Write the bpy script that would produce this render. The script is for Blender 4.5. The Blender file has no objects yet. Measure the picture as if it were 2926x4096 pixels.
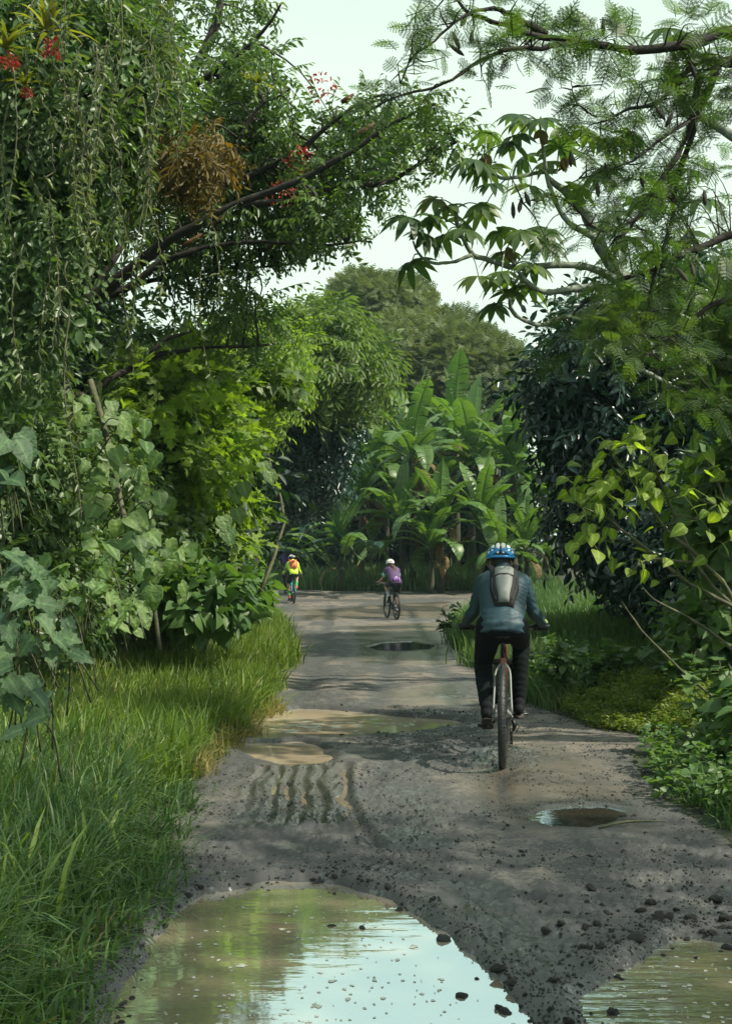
import bpy, math, random
import numpy as np
from mathutils import Vector, Matrix
sc = bpy.context.scene
rng = np.random.default_rng(11)
R = math.radians
PI = math.pi

# ------------------------------------------------------------------ camera
CAM_H = 1.43
PITCH = R(2.36)
cd = bpy.data.cameras.new('camera')
cd.sensor_fit = 'VERTICAL'; cd.sensor_height = 36; cd.sensor_width = 36; cd.lens = 45
cd.clip_start = 0.05; cd.clip_end = 3000
cam = bpy.data.objects.new('camera', cd); sc.collection.objects.link(cam)
cam.location = (0, 0, CAM_H); cam.rotation_euler = (PI / 2 + PITCH, 0, 0)
sc.camera = cam

# ------------------------------------------------------------------ sun and sky
SUN_AZ = R(113)      # clockwise from +Y (straight ahead); 90 = right
SUN_EL = R(48)
sun_vec = Vector((math.cos(SUN_EL) * math.sin(SUN_AZ), math.cos(SUN_EL) * math.cos(SUN_AZ), math.sin(SUN_EL)))
ld = bpy.data.lights.new('sun', 'SUN'); ld.energy = 5.0; ld.angle = R(0.8); ld.color = (1, .93, .76)
sun = bpy.data.objects.new('sun', ld); sc.collection.objects.link(sun)
sun.rotation_euler = sun_vec.to_track_quat('Z', 'Y').to_euler(); sun.location = (20, -10, 30)

world = bpy.data.worlds.new('World'); sc.world = world; world.use_nodes = True
nt = world.node_tree; nt.nodes.clear()
def N(nt, t, **k):
    n = nt.nodes.new(t)
    for a, b in k.items(): setattr(n, a, b)
    return n
wo = N(nt, 'ShaderNodeOutputWorld'); bg = N(nt, 'ShaderNodeBackground'); bg.inputs['Strength'].default_value = 0.1
sky = N(nt, 'ShaderNodeTexSky'); sky.sky_type = 'NISHITA'; sky.sun_disc = False
sky.sun_elevation = SUN_EL; sky.sun_rotation = SUN_AZ; sky.air_density = 1.3; sky.dust_density = 2.5
tc = N(nt, 'ShaderNodeTexCoord'); mp = N(nt, 'ShaderNodeMapping'); mp.inputs['Scale'].default_value = (1, 1, 3.5)
nz = N(nt, 'ShaderNodeTexNoise'); nz.inputs['Scale'].default_value = 2.2; nz.inputs['Detail'].default_value = 5
cr = N(nt, 'ShaderNodeMapRange'); cr.inputs['From Min'].default_value = .25; cr.inputs['From Max'].default_value = .7
cr.inputs['To Min'].default_value = .80; cr.inputs['To Max'].default_value = .97
sx = N(nt, 'ShaderNodeSeparateXYZ')
hz = N(nt, 'ShaderNodeMapRange'); hz.inputs['From Min'].default_value = .35; hz.inputs['From Max'].default_value = .9
hz.inputs['To Min'].default_value = 1.0; hz.inputs['To Max'].default_value = .45
ml = N(nt, 'ShaderNodeMath', operation='MULTIPLY')
mx = N(nt, 'ShaderNodeMix', data_type='RGBA')
mx.inputs['B'].default_value = (6.95, 8.4, 7.0, 1)
L = nt.links.new
L(tc.outputs['Generated'], mp.inputs['Vector']); L(mp.outputs[0], nz.inputs['Vector']); L(nz.outputs['Fac'], cr.inputs['Value'])
L(tc.outputs['Generated'], sx.inputs[0]); L(sx.outputs['Z'], hz.inputs['Value'])
L(cr.outputs[0], ml.inputs[0]); L(hz.outputs[0], ml.inputs[1]); L(ml.outputs[0], mx.inputs['Factor'])
L(sky.outputs[0], mx.inputs['A']); L(mx.outputs['Result'], bg.inputs['Color']); L(bg.outputs[0], wo.inputs['Surface'])

sc.view_settings.view_transform = 'Standard'; sc.view_settings.look = 'None'
sc.view_settings.exposure = 0.47; sc.view_settings.gamma = 1; sc.view_settings.use_curve_mapping = False
sc.render.engine = 'CYCLES'
sc.cycles.max_bounces = 6; sc.cycles.diffuse_bounces = 3; sc.cycles.glossy_bounces = 3
sc.cycles.transmission_bounces = 4; sc.cycles.transparent_max_bounces = 6
sc.cycles.use_denoising = True
sc.cycles.caustics_reflective = False; sc.cycles.caustics_refractive = False

# ------------------------------------------------------------------ helpers
def P(px, py, D):
    """world point seen at frame pixel (731x1024) at distance D along +Y"""
    u = (px - 365.5) / 1280.; v = (512. - py) / 1280.
    y = math.cos(PITCH) - v * math.sin(PITCH); z = math.sin(PITCH) + v * math.cos(PITCH)
    return np.array([u / y * D, D, CAM_H + z / y * D])
def G(px, py):
    u = (px - 365.5) / 1280.; v = (512. - py) / 1280.
    y = math.cos(PITCH) - v * math.sin(PITCH); z = math.sin(PITCH) + v * math.cos(PITCH)
    t = -CAM_H / z
    return np.array([u * t, y * t])
def A(*p): return np.array(p, float)
def unit(v):
    v = np.asarray(v, float); return v / np.maximum(np.linalg.norm(v, axis=-1, keepdims=True), 1e-9)

def tag(o, label=None, cat=None, group=None, kind=None):
    if label: o['label'] = label
    if cat: o['category'] = cat
    if group: o['group'] = group
    if kind: o['kind'] = kind
    return o
def empty(name, loc, label, cat, group=None, rz=0.):
    o = bpy.data.objects.new(name, None); sc.collection.objects.link(o)
    o.location = tuple(float(a) for a in loc); o.rotation_euler = (0, 0, rz); o.empty_display_size = .1
    bpy.context.view_layer.update()
    return tag(o, label, cat, group)
def link(name, me, mats=(), parent=None):
    o = bpy.data.objects.new(name, me); sc.collection.objects.link(o)
    for m in mats: me.materials.append(m)
    if parent is not None:
        o.parent = parent
    return o

def wm(o):
    m = o.matrix_basis.copy()
    return m if o.parent is None else wm(o.parent) @ o.matrix_parent_inverse @ m
class Geo:
    """collects vertices / faces / a per-vertex random value"""
    def __init__(s): s.V = []; s.F = {}; s.r = []; s.v = []; s.n = 0; s.mi = {}
    def add(s, V, F, r=None, mat=0, vn=0.):
        V = np.asarray(V, float).reshape(-1, 3)
        if not isinstance(F, (list, tuple)): F = [F]
        for f in F:
            f = np.asarray(f, int)
            if f.size == 0: continue
            s.F.setdefault((f.shape[1], mat), []).append(f + s.n)
        s.V.append(V)
        s.r.append(np.full(len(V), rng.random()) if r is None else np.broadcast_to(np.asarray(r, float), (len(V),)))
        s.v.append(np.broadcast_to(np.asarray(vn, float), (len(V),)))
        s.n += len(V)
    def build(s, name, mats, parent=None, smooth=False, origin=None):
        if not isinstance(mats, (list, tuple)): mats = [mats]
        me = bpy.data.meshes.new(name)
        V = np.concatenate(s.V)
        if parent is not None:
            M = np.array(wm(parent).inverted()); V = V @ M[:3, :3].T + M[:3, 3]
        elif origin is not None:
            V = V - np.asarray(origin)
        loops = []; starts = []; mi = []; c = 0
        for (k, m), fl in s.F.items():
            f = np.concatenate(fl); loops.append(f.ravel())
            starts.append(c + np.arange(len(f)) * k); c += f.size; mi.append(np.full(len(f), m))
        loops = np.concatenate(loops); starts = np.concatenate(starts); mi = np.concatenate(mi)
        me.vertices.add(len(V)); me.vertices.foreach_set('co', V.astype(np.float32).ravel())
        me.loops.add(len(loops)); me.loops.foreach_set('vertex_index', loops.astype(np.int32))
        me.polygons.add(len(starts)); me.polygons.foreach_set('loop_start', starts.astype(np.int32))
        me.polygons.foreach_set('material_index', mi.astype(np.int32))
        if smooth: me.polygons.foreach_set('use_smooth', np.ones(len(starts), bool))
        me.update(calc_edges=True)
        at = me.attributes.new('rnd', 'FLOAT', 'POINT'); at.data.foreach_set('value', np.concatenate(s.r).astype(np.float32))
        if any(v_.any() for v_ in s.v): a2 = me.attributes.new('vein', 'FLOAT', 'POINT'); a2.data.foreach_set('value', np.concatenate(s.v).astype(np.float32))
        o = link(name, me, mats, parent)
        if parent is None and origin is not None: o.location = tuple(float(a) for a in origin)
        return o

def tube(pts, rad, sides=8, cap=True, sub=1):
    pts = np.asarray(pts, float); rad = np.broadcast_to(np.asarray(rad, float), (len(pts),)).copy()
    if sub > 1 and len(pts) > 2: pts, rad = smooth_path(pts, rad, sub)
    n = len(pts)
    T = unit(np.gradient(pts, axis=0))
    up = A(0, 0, 1) if abs(T[0][2]) < .9 else A(1, 0, 0)
    a = unit(np.cross(T[0], up)); V = np.zeros((n, sides, 3))
    th = np.arange(sides) * 2 * PI / sides
    for i in range(n):
        a = unit(a - T[i] * np.dot(a, T[i])); b = np.cross(T[i], a)
        V[i] = pts[i] + rad[i] * (np.cos(th)[:, None] * a + np.sin(th)[:, None] * b)
    V = V.reshape(-1, 3)
    i = np.arange(n - 1)[:, None]; j = np.arange(sides)[None]; j2 = (j + 1) % sides
    F = np.stack([i * sides + j, i * sides + j2, (i + 1) * sides + j2, (i + 1) * sides + j], -1).reshape(-1, 4)
    Fs = [F]
    if cap:
        V = np.concatenate([V, pts[:1], pts[-1:]])
        q = np.arange(sides); q2 = (q + 1) % sides
        Fs.append(np.stack([q2, q, np.full(sides, n * sides)], 1))
        Fs.append(np.stack([(n - 1) * sides + q, (n - 1) * sides + q2, np.full(sides, n * sides + 1)], 1))
    return V, Fs
def smooth_path(pts, rad=None, sub=4):
    pts = np.asarray(pts, float); n = len(pts)
    if rad is None: rad = np.ones(n)
    q = np.vstack([2 * pts[0] - pts[1], pts, 2 * pts[-1] - pts[-2]]); out = []; ro = []
    for i in range(n - 1):
        p0, p1, p2, p3 = q[i:i + 4]
        for t in np.arange(sub) / sub:
            out.append(.5 * ((2 * p1) + (-p0 + p2) * t + (2 * p0 - 5 * p1 + 4 * p2 - p3) * t * t + (-p0 + 3 * p1 - 3 * p2 + p3) * t ** 3))
            ro.append(rad[i] * (1 - t) + rad[i + 1] * t)
    out.append(pts[-1]); ro.append(rad[-1])
    return np.array(out), np.array(ro)
def box(c, s, rot=None):
    c = np.asarray(c, float); s = np.asarray(s, float) / 2
    V = np.array([[x, y, z] for x in (-1, 1) for y in (-1, 1) for z in (-1, 1)], float) * s
    if rot is not None: V = V @ np.asarray(rot).T
    F = np.array([[0, 1, 3, 2], [4, 6, 7, 5], [0, 4, 5, 1], [2, 3, 7, 6], [0, 2, 6, 4], [1, 5, 7, 3]])
    return V + c, [F]
def ellipsoid(c, r, nu=16, nv=10, M=None):
    u = np.arange(nu) * 2 * PI / nu; v = np.linspace(0, PI, nv + 1)[1:-1]
    V = np.array([[math.cos(a) * math.sin(b), math.sin(a) * math.sin(b), math.cos(b)] for b in v for a in u] + [[0, 0, 1], [0, 0, -1]]) * np.asarray(r)
    if M is not None: V = V @ np.asarray(M).T
    m = nv - 1; i = np.arange(m - 1)[:, None]; j = np.arange(nu)[None]; j2 = (j + 1) % nu
    F = np.stack([i * nu + j, (i + 1) * nu + j, (i + 1) * nu + j2, i * nu + j2], -1).reshape(-1, 4)
    q = np.arange(nu); q2 = (q + 1) % nu
    return V + np.asarray(c), [F, np.stack([np.full(nu, m * nu), q, q2], 1), np.stack([np.full(nu, m * nu + 1), (m - 1) * nu + q2, (m - 1) * nu + q], 1)]
def torus(c, R0, r0, axis='x', nu=48, nv=10, sq=1.0):
    u = np.arange(nu) * 2 * PI / nu; v = np.arange(nv) * 2 * PI / nv
    U, W = np.meshgrid(u, v, indexing='ij')
    rr = R0 + r0 * np.cos(W)
    V = np.stack([r0 * sq * np.sin(W), rr * np.cos(U), rr * np.sin(U)], -1).reshape(-1, 3)
    i = np.arange(nu)[:, None]; j = np.arange(nv)[None]
    F = np.stack([i * nv + j, ((i + 1) % nu) * nv + j, ((i + 1) % nu) * nv + (j + 1) % nv, i * nv + (j + 1) % nv], -1).reshape(-1, 4)
    return V + np.asarray(c), [F]

# ---- value noise in numpy
_tab = np.random.default_rng(3).random((256, 256))
def vnoise(x, y, s=0):
    x = x + s * 17.3; y = y + s * 31.7
    xi = np.floor(x).astype(int); yi = np.floor(y).astype(int); fx = x - xi; fy = y - yi
    fx = fx * fx * (3 - 2 * fx); fy = fy * fy * (3 - 2 * fy)
    t = lambda a, b: _tab[a & 255, b & 255]
    return (t(xi, yi) * (1 - fx) + t(xi + 1, yi) * fx) * (1 - fy) + (t(xi, yi + 1) * (1 - fx) + t(xi + 1, yi + 1) * fx) * fy
def fbm(x, y, o=4, s=0):
    v = 0; a = .5
    for k in range(o): v = v + a * (vnoise(x * 2 ** k, y * 2 ** k, s + k) - .5); a *= .5
    return v * 2
def sdf_poly(X, Y, poly):
    """signed distance, negative inside"""
    poly = np.asarray(poly, float); d = np.full(X.shape, 1e9); ins = np.zeros(X.shape, bool)
    for i in range(len(poly)):
        a = poly[i]; b = poly[(i + 1) % len(poly)]; e = b - a
        wx = X - a[0]; wy = Y - a[1]; t = np.clip((wx * e[0] + wy * e[1]) / max(e @ e, 1e-12), 0, 1)
        d = np.minimum(d, np.hypot(wx - e[0] * t, wy - e[1] * t))
        c = (a[1] > Y) != (b[1] > Y)
        ins ^= c & (X < (b[0] - a[0]) * (Y - a[1]) / (b[1] - a[1] + 1e-12) + a[0])
    return np.where(ins, -d, d)
def sstep(a, b, x):
    t = np.clip((x - a) / (b - a), 0, 1); return t * t * (3 - 2 * t)

# ------------------------------------------------------------------ materials
MATS = {}
def newmat(name):
    m = bpy.data.materials.new(name); m.use_nodes = True; t = m.node_tree; t.nodes.clear()
    o = N(t, 'ShaderNodeOutputMaterial'); return m, t, o
def rgba(c): return (c[0], c[1], c[2], 1)
def simple(name, col, rough=.6, metal=0., bump=0., bscale=60., var=.12, spec=.5, coat=0.):
    if name in MATS: return MATS[name]
    m, t, o = newmat(name); b = N(t, 'ShaderNodeBsdfPrincipled')
    n = N(t, 'ShaderNodeTexNoise'); n.inputs['Scale'].default_value = bscale; n.inputs['Detail'].default_value = 4
    c = N(t, 'ShaderNodeTexCoord'); t.links.new(c.outputs['Object'], n.inputs['Vector'])
    x = N(t, 'ShaderNodeMix', data_type='RGBA'); x.inputs['A'].default_value = rgba([a * (1 - var) for a in col]); x.inputs['B'].default_value = rgba([min(1, a * (1 + var)) for a in col])
    t.links.new(n.outputs['Fac'], x.inputs['Factor']); t.links.new(x.outputs['Result'], b.inputs['Base Color'])
    b.inputs['Roughness'].default_value = rough; b.inputs['Metallic'].default_value = metal
    b.inputs['Specular IOR Level'].default_value = spec; b.inputs['Coat Weight'].default_value = coat
    if bump:
        bp = N(t, 'ShaderNodeBump'); bp.inputs['Strength'].default_value = bump; bp.inputs['Distance'].default_value = .01
        t.links.new(n.outputs['Fac'], bp.inputs['Height']); t.links.new(bp.outputs[0], b.inputs['Normal'])
    t.links.new(b.outputs[0], o.inputs['Surface']); MATS[name] = m; return m
def leafmat(name, dark, light, trans=.35, rough=.45, tcol=None, dry=None, spec=.5, dryat=.94, big=False):
    m, t, o = newmat(name); b = N(t, 'ShaderNodeBsdfPrincipled'); tr = N(t, 'ShaderNodeBsdfTranslucent'); mix = N(t, 'ShaderNodeMixShader')
    at = N(t, 'ShaderNodeAttribute'); at.attribute_name = 'rnd'
    cr = N(t, 'ShaderNodeValToRGB'); e = cr.color_ramp.elements
    e[0].color = rgba(dark); e[1].color = rgba(light); e[0].position = .05; e[1].position = .9
    if dry:
        x = cr.color_ramp.elements.new(dryat); x.color = rgba(light); y = cr.color_ramp.elements.new(min(.995, dryat + .02)); y.color = rgba(dry)
        e = cr.color_ramp.elements; e[len(e) - 1].color = rgba(dry)
    n = N(t, 'ShaderNodeTexNoise'); n.inputs['Scale'].default_value = 14; g = N(t, 'ShaderNodeTexCoord')
    t.links.new(g.outputs['Object'], n.inputs['Vector'])
    hs = N(t, 'ShaderNodeHueSaturation'); mr = N(t, 'ShaderNodeMapRange'); mr.inputs['To Min'].default_value = .65; mr.inputs['To Max'].default_value = 1.35
    t.links.new(n.outputs['Fac'], mr.inputs['Value']); t.links.new(mr.outputs[0], hs.inputs['Value'])
    t.links.new(at.outputs['Fac'], cr.inputs[0]); t.links.new(cr.outputs[0], hs.inputs['Color'])
    if big:
        av = N(t, 'ShaderNodeAttribute'); av.attribute_name = 'vein'; pw = N(t, 'ShaderNodeMath', operation='POWER'); pw.inputs[1].default_value = 7; t.links.new(av.outputs['Fac'], pw.inputs[0])
        sc_ = N(t, 'ShaderNodeMath', operation='MULTIPLY'); sc_.inputs[1].default_value = .55; t.links.new(pw.outputs[0], sc_.inputs[0])
        vm = N(t, 'ShaderNodeMix', data_type='RGBA'); vm.inputs['B'].default_value = rgba([min(1, c_ * 2.1) for c_ in light]); t.links.new(sc_.outputs[0], vm.inputs['Factor'])
        n5 = N(t, 'ShaderNodeTexNoise'); n5.inputs['Scale'].default_value = 28; n5.inputs['Detail'].default_value = 5; t.links.new(g.outputs['Object'], n5.inputs['Vector'])
        rp_ = N(t, 'ShaderNodeValToRGB'); rp_.color_ramp.elements[0].position = .62; rp_.color_ramp.elements[1].position = .72; rp_.color_ramp.elements[0].color = (0, 0, 0, 1); rp_.color_ramp.elements[1].color = (.8, .8, .8, 1); t.links.new(n5.outputs['Fac'], rp_.inputs[0])
        sp_ = N(t, 'ShaderNodeMix', data_type='RGBA'); sp_.inputs['B'].default_value = (.10, .075, .025, 1); t.links.new(rp_.outputs[0], sp_.inputs['Factor']); t.links.new(hs.outputs[0], sp_.inputs['A'])
        t.links.new(sp_.outputs['Result'], vm.inputs['A']); bpn = N(t, 'ShaderNodeBump'); bpn.inputs['Strength'].default_value = .8; bpn.inputs['Distance'].default_value = .02; t.links.new(n5.outputs['Fac'], bpn.inputs['Height']); t.links.new(bpn.outputs[0], b.inputs['Normal'])
        class _O: outputs = [vm.outputs['Result']]
        hs = _O
    t.links.new(hs.outputs[0], b.inputs['Base Color'])
    tc_ = N(t, 'ShaderNodeMix', data_type='RGBA', blend_type='MULTIPLY'); tc_.inputs['Factor'].default_value = 1
    tc_.inputs['B'].default_value = rgba(tcol or (1.9, 2.0, .55)); t.links.new(hs.outputs[0], tc_.inputs['A']); t.links.new(tc_.outputs['Result'], tr.inputs['Color'])
    b.inputs['Roughness'].default_value = rough; b.inputs['Specular IOR Level'].default_value = spec
    mix.inputs[0].default_value = trans
    t.links.new(b.outputs[0], mix.inputs[1]); t.links.new(tr.outputs[0], mix.inputs[2]); t.links.new(mix.outputs[0], o.inputs['Surface'])
    MATS[name] = m; return m
def barkmat(name, c1, c2, scale=9., bump=.7):
    m, t, o = newmat(name); b = N(t, 'ShaderNodeBsdfPrincipled'); b.inputs['Roughness'].default_value = .85
    g = N(t, 'ShaderNodeTexCoord'); n = N(t, 'ShaderNodeTexNoise'); n.inputs['Scale'].default_value = scale; n.inputs['Detail'].default_value = 7; n.inputs['Roughness'].default_value = .7
    t.links.new(g.outputs['Object'], n.inputs['Vector'])
    cr = N(t, 'ShaderNodeValToRGB'); cr.color_ramp.elements[0].position = .38; cr.color_ramp.elements[1].position = .64
    cr.color_ramp.elements[0].color = rgba(c1); cr.color_ramp.elements[1].color = rgba(c2)
    bp = N(t, 'ShaderNodeBump'); bp.inputs['Strength'].default_value = bump; bp.inputs['Distance'].default_value = .03
    t.links.new(n.outputs['Fac'], cr.inputs[0]); t.links.new(cr.outputs[0], b.inputs['Base Color']); t.links.new(n.outputs['Fac'], bp.inputs['Height'])
    t.links.new(bp.outputs[0], b.inputs['Normal']); t.links.new(b.outputs[0], o.inputs['Surface']); MATS[name] = m; return m

M_vine = leafmat('small vine leaves', (.026, .070, .026), (.12, .19, .062), .32, .42)
M_mahog = leafmat('drooping tree leaves', (.034, .082, .026), (.125, .20, .055), .38, .42)
M_maple = leafmat('lobed vine leaves', (.06, .125, .025), (.22, .32, .05), .45, .5)
M_heartL = leafmat('big pale heart leaves', (.050, .115, .032), (.135, .215, .055), .34, .5, big=True)
M_sol = leafmat('velvety lobed leaves', (.028, .075, .035), (.075, .135, .055), .25, .6, big=True)
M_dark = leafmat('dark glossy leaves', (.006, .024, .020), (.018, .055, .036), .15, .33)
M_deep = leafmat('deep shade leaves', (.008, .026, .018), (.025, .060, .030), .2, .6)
M_yel = leafmat('yellow green leaves', (.045, .095, .022), (.12, .18, .045), .4, .5)
M_olive = leafmat('olive feathery leaves', (.06, .095, .038), (.15, .185, .07), .3, .7, tcol=(1.6, 1.6, .7))
M_acacia = leafmat('feathery leaves', (.018, .055, .022), (.09, .15, .035), .45, .5)
M_cecr = leafmat('palmate leaves', (.04, .09, .04), (.12, .175, .06), .5, .42, dry=(.16, .10, .03), dryat=.96)
M_shrub = leafmat('bright heart leaves', (.10, .175, .03), (.24, .33, .05), .5, .5, dry=(.25, .2, .03), dryat=.965, big=True)
M_banana = leafmat('banana leaf', (.040, .11, .038), (.14, .225, .06), .33, .4)
M_bdry = leafmat('dry banana leaf', (.06, .04, .02), (.20, .13, .05), .25, .8, tcol=(1.5, 1.2, .6))
M_grass = leafmat('grass blades', (.075, .135, .028), (.20, .28, .055), .35, .5, dry=(.26, .22, .09), dryat=.93)  # lighter, yellower copy: sunlight on the verge put into the grass colour
M_grassD = leafmat('shade toned grass blades', (.036, .090, .033), (.11, .185, .058), .3, .5, dry=(.2, .17, .08), dryat=.97)  # darker copy: shade on the verges put into the grass colour
M_cover = leafmat('clover leaves', (.08, .13, .02), (.20, .25, .045), .4, .5)
M_orange = leafmat('rusty orange leaves', (.06, .055, .014), (.16, .125, .03), .4, .6, tcol=(1.8, 1.4, .5))
M_weed = leafmat('weed leaves', (.045, .11, .035), (.12, .20, .06), .35, .5)
M_red = leafmat('red flowers', (.30, .02, .02), (.5, .08, .06), .3, .6, tcol=(1.3, .8, .8))
M_brom = leafmat('bromeliad leaves', (.10, .12, .02), (.22, .22, .04), .4, .5)
B_dark = barkmat('dark bark', (.012, .012, .011), (.045, .035, .028))
B_rust = barkmat('peeling rusty bark', (.015, .012, .010), (.20, .075, .035), 2.2)
B_grey = barkmat('pale grey bark', (.10, .12, .10), (.26, .29, .24), 14, .4)
B_twig = barkmat('thin twigs', (.05, .055, .03), (.13, .13, .07))
B_stem = barkmat('banana stem', (.025, .035, .022), (.07, .06, .035), 6)

# ------------------------------------------------------------------ ground and track
left_edge = [(-6, -1.0), (0, -.98), (3.0, -.92), (4.0, -.94), (6.4, -1.0), (8.5, -1.2), (10.4, -1.17), (13.5, -.99), (20, -1.35), (28, -1.95), (33, -2.4), (38, -3.6), (43, -6.5), (47, -14), (51, -26)]
right_edge = [(-6, 2.6), (0, 2.4), (3.0, 2.2), (5.0, 2.05), (6.5, 1.88), (7.3, 1.82), (8.0, 1.83), (8.8, 1.88), (9.9, 2.02), (10.5, 2.28), (11.2, 2.15), (12.1, 1.82), (14, 1.62), (17.4, 1.54), (24, 1.75), (33, 2.45), (38, 3.1), (44, 4.2), (49, 5.0), (50, -20)]
LE = lambda Y: np.interp(Y, [a for a, b in left_edge], [b for a, b in left_edge])
RE = lambda Y: np.interp(Y, [a for a, b in right_edge[:-1]], [b for a, b in right_edge[:-1]])
track_poly = [(b, a) for a, b in left_edge] + [(-26, 54), (-9, 52), (-4, 49.5), (0, 48), (4.5, 48.5)] + [(b, a) for a, b in right_edge[:-2]][::-1]
def gp(*px): return [tuple(G(a, b)) for a, b in px]
pud = {
    'foreground': gp((95, 1060), (112, 1000), (135, 950), (158, 915), (205, 888), (262, 876), (322, 874), (372, 884), (402, 899), (438, 915), (474, 938), (497, 968), (520, 992), (560, 1024), (600, 1060), (590, 1100), (90, 1100)),
    'right': gp((600, 1070), (578, 1030), (584, 990), (604, 962), (630, 946), (668, 927), (712, 930), (748, 935), (770, 1000), (780, 1070)),
    'middle': gp((232, 734), (236, 718), (262, 711), (300, 706), (345, 708), (392, 713), (440, 716), (465, 719), (448, 725), (405, 731), (370, 733), (338, 736), (300, 735), (262, 738)),
    'lower middle': gp((230, 741), (262, 740), (300, 739), (322, 746), (332, 756), (318, 764), (290, 766), (262, 758), (243, 751)),
    'small': gp((522, 817), (545, 807), (575, 804), (602, 804), (628, 809), (616, 820), (588, 826), (550, 825)),
    'far': gp((366, 646), (385, 642), (412, 641), (436, 644), (428, 649), (398, 651), (376, 650)),
}
tracks = [  # (pixel polyline, half width m, depth m, ribs)
    ([(505, 772), (500, 800), (505, 840), (530, 900), (570, 980), (610, 1060)], .05, .012),
    ([(452, 905), (480, 932), (520, 972), (560, 1010)], .045, .035),
    ([(470, 895), (515, 940), (580, 1010)], .10, .018),
    ([(278, 768), (268, 800), (262, 825)], .026, .036), ([(290, 768), (286, 800), (284, 825)], .024, .036), ([(303, 768), (302, 800), (300, 825)], .024, .034),
    ([(318, 768), (320, 800), (322, 825)], .024, .036), ([(262, 768), (248, 790), (240, 815)], .026, .034), ([(332, 765), (338, 790), (342, 815)], .024, .034),
    ([(345, 765), (345, 795), (350, 815), (375, 850)], .035, .035), ([(372, 790), (392, 765), (440, 745)], .06, .014),
    ([(395, 640), (385, 680), (372, 705)], .12, .02), ([(330, 610), (322, 650), (300, 700)], .14, .025), ([(410, 612), (425, 640), (455, 700), (480, 760)], .12, .02),
]
sheets = [gp((250, 765), (348, 762), (356, 824), (235, 826))]
sheen = [gp((420, 890), (490, 880), (560, 930), (640, 1040), (560, 1040), (500, 960)), gp((455, 745), (560, 740), (640, 790), (650, 830), (520, 835), (470, 800)), gp((380, 690), (470, 680), (475, 708), (380, 706)), gp((250, 765), (350, 760), (360, 830), (235, 830)), gp((380, 790), (450, 790), (450, 850), (380, 860)), gp((350, 625), (440, 622), (455, 665), (350, 665)), gp((300, 612), (450, 608), (450, 617), (300, 620))]
def hgt(X, Y, info=False):
    X = np.asarray(X, float); Y = np.asarray(Y, float)
    le = LE(Y); re = RE(Y)
    ip = sdf_poly(X, Y, track_poly)
    bank = sstep(0, .9, ip) * .10 + sstep(.8, 5, ip) * .25
    h = bank + .03 * fbm(X * .8, Y * .6, 3, 1) + (.016 - .012 * sstep(9, 14, Y)) * fbm(X * 4, Y * 3, 3, 5)
    near = 1 - sstep(12, 22, Y)
    muddy = sstep(.42, .62, vnoise(X * 1.6, Y * .9, 9) + .25 * (1 - sstep(5, 8, Y)))
    h = h + near * (.006 + .014 * muddy) * fbm(X * 17, Y * 15, 4, 11) + near * muddy * .022 * np.maximum(0, vnoise(X * 44, Y * 40, 21) - .58) * 2
    fl = 0
    for pl_ in sheets: fl = np.maximum(fl, 1 - sstep(-.08, .12, sdf_poly(X, Y, pl_)))
    h = h * (1 - .6 * fl)
    wet = .55 * fl + .45 * (1 - sstep(7.2, 11.5, Y + 1.2 * fbm(X * .9, Y * .7, 2, 50)))
    for k, (pl, w, d) in enumerate(tracks):
        pts = np.array(gp(*pl)); dd = np.full(X.shape, 1e9); Xw = X + .05 * fbm(X * 3 + k, Y * 3, 2, 6)
        for a, b in zip(pts[:-1], pts[1:]):
            e = b - a; t = np.clip(((Xw - a[0]) * e[0] + (Y - a[1]) * e[1]) / (e @ e), 0, 1)
            dd = np.minimum(dd, np.hypot(Xw - a[0] - e[0] * t, Y - a[1] - e[1] * t))
        w = w * (.55 + .9 * vnoise(X * 3 + k, Y * 4, 7)) if k in (3, 4, 5, 6, 7, 8) else w; d = d * ((.2 + 1.5 * vnoise(X * 5 + k * 3, Y * 5, 3)) * .5 if k in (3, 4, 5, 6, 7, 8) else (.7 + .5 * vnoise(X * .7 + k, Y * .5, 3))) * (.5 if k > 10 else 1) * (1 + (.35 * np.sin(Y * 2 * PI / .07 + 30 * np.abs(X - .9)) if k in (0, 2, 10) else 0))
        g = np.exp(-(dd / w) ** 2); h = h - d * g + .5 * d * np.exp(-((dd - 1.9 * w) / (w * .7)) ** 2); wet = np.maximum(wet, g * .9)
    inside = np.zeros(X.shape)
    for k, pl in pud.items():
        s = sdf_poly(X, Y, pl) + (.02 if k in ('small', 'far') else .07) * fbm(X * 5, Y * 5, 3, 40)
        deep = .11 if k in ('foreground', 'right') else (.032 if k in ('small', 'far') else .05)
        ins = 1 - sstep(-.06, .09, s)
        if k in ('foreground', 'right'): ins = 1 - sstep(-.11, .03, s)
        if k in ('small', 'far', 'rut'): ins = 1 - sstep(-.05, .03, s)
        ring = 1 - sstep(.0, .35, s)
        # flatten the shore towards the water level so that the shoreline keeps the drawn outline
        h = h * (1 - (.85 if k in ('small', 'far') else .55) * ring) - deep * ins + (.002 if k in ('small', 'far') else .012) * (ring - ins).clip(0)
        wet = np.maximum(wet, 1 - sstep(.02, .30, s)); inside = np.maximum(inside, ins)
    h = h + np.maximum(0, Y - 37) * .04
    if info:
        sh = np.zeros(X.shape)
        for pl_ in sheen: sh = np.maximum(sh, 1 - sstep(-.25, .12, sdf_poly(X, Y, pl_) + .16 * fbm(X * 4, Y * 3, 4, 90)))
        pts = None
        return h, wet, ip, muddy, sh
    return h
WATER = -.028

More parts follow.
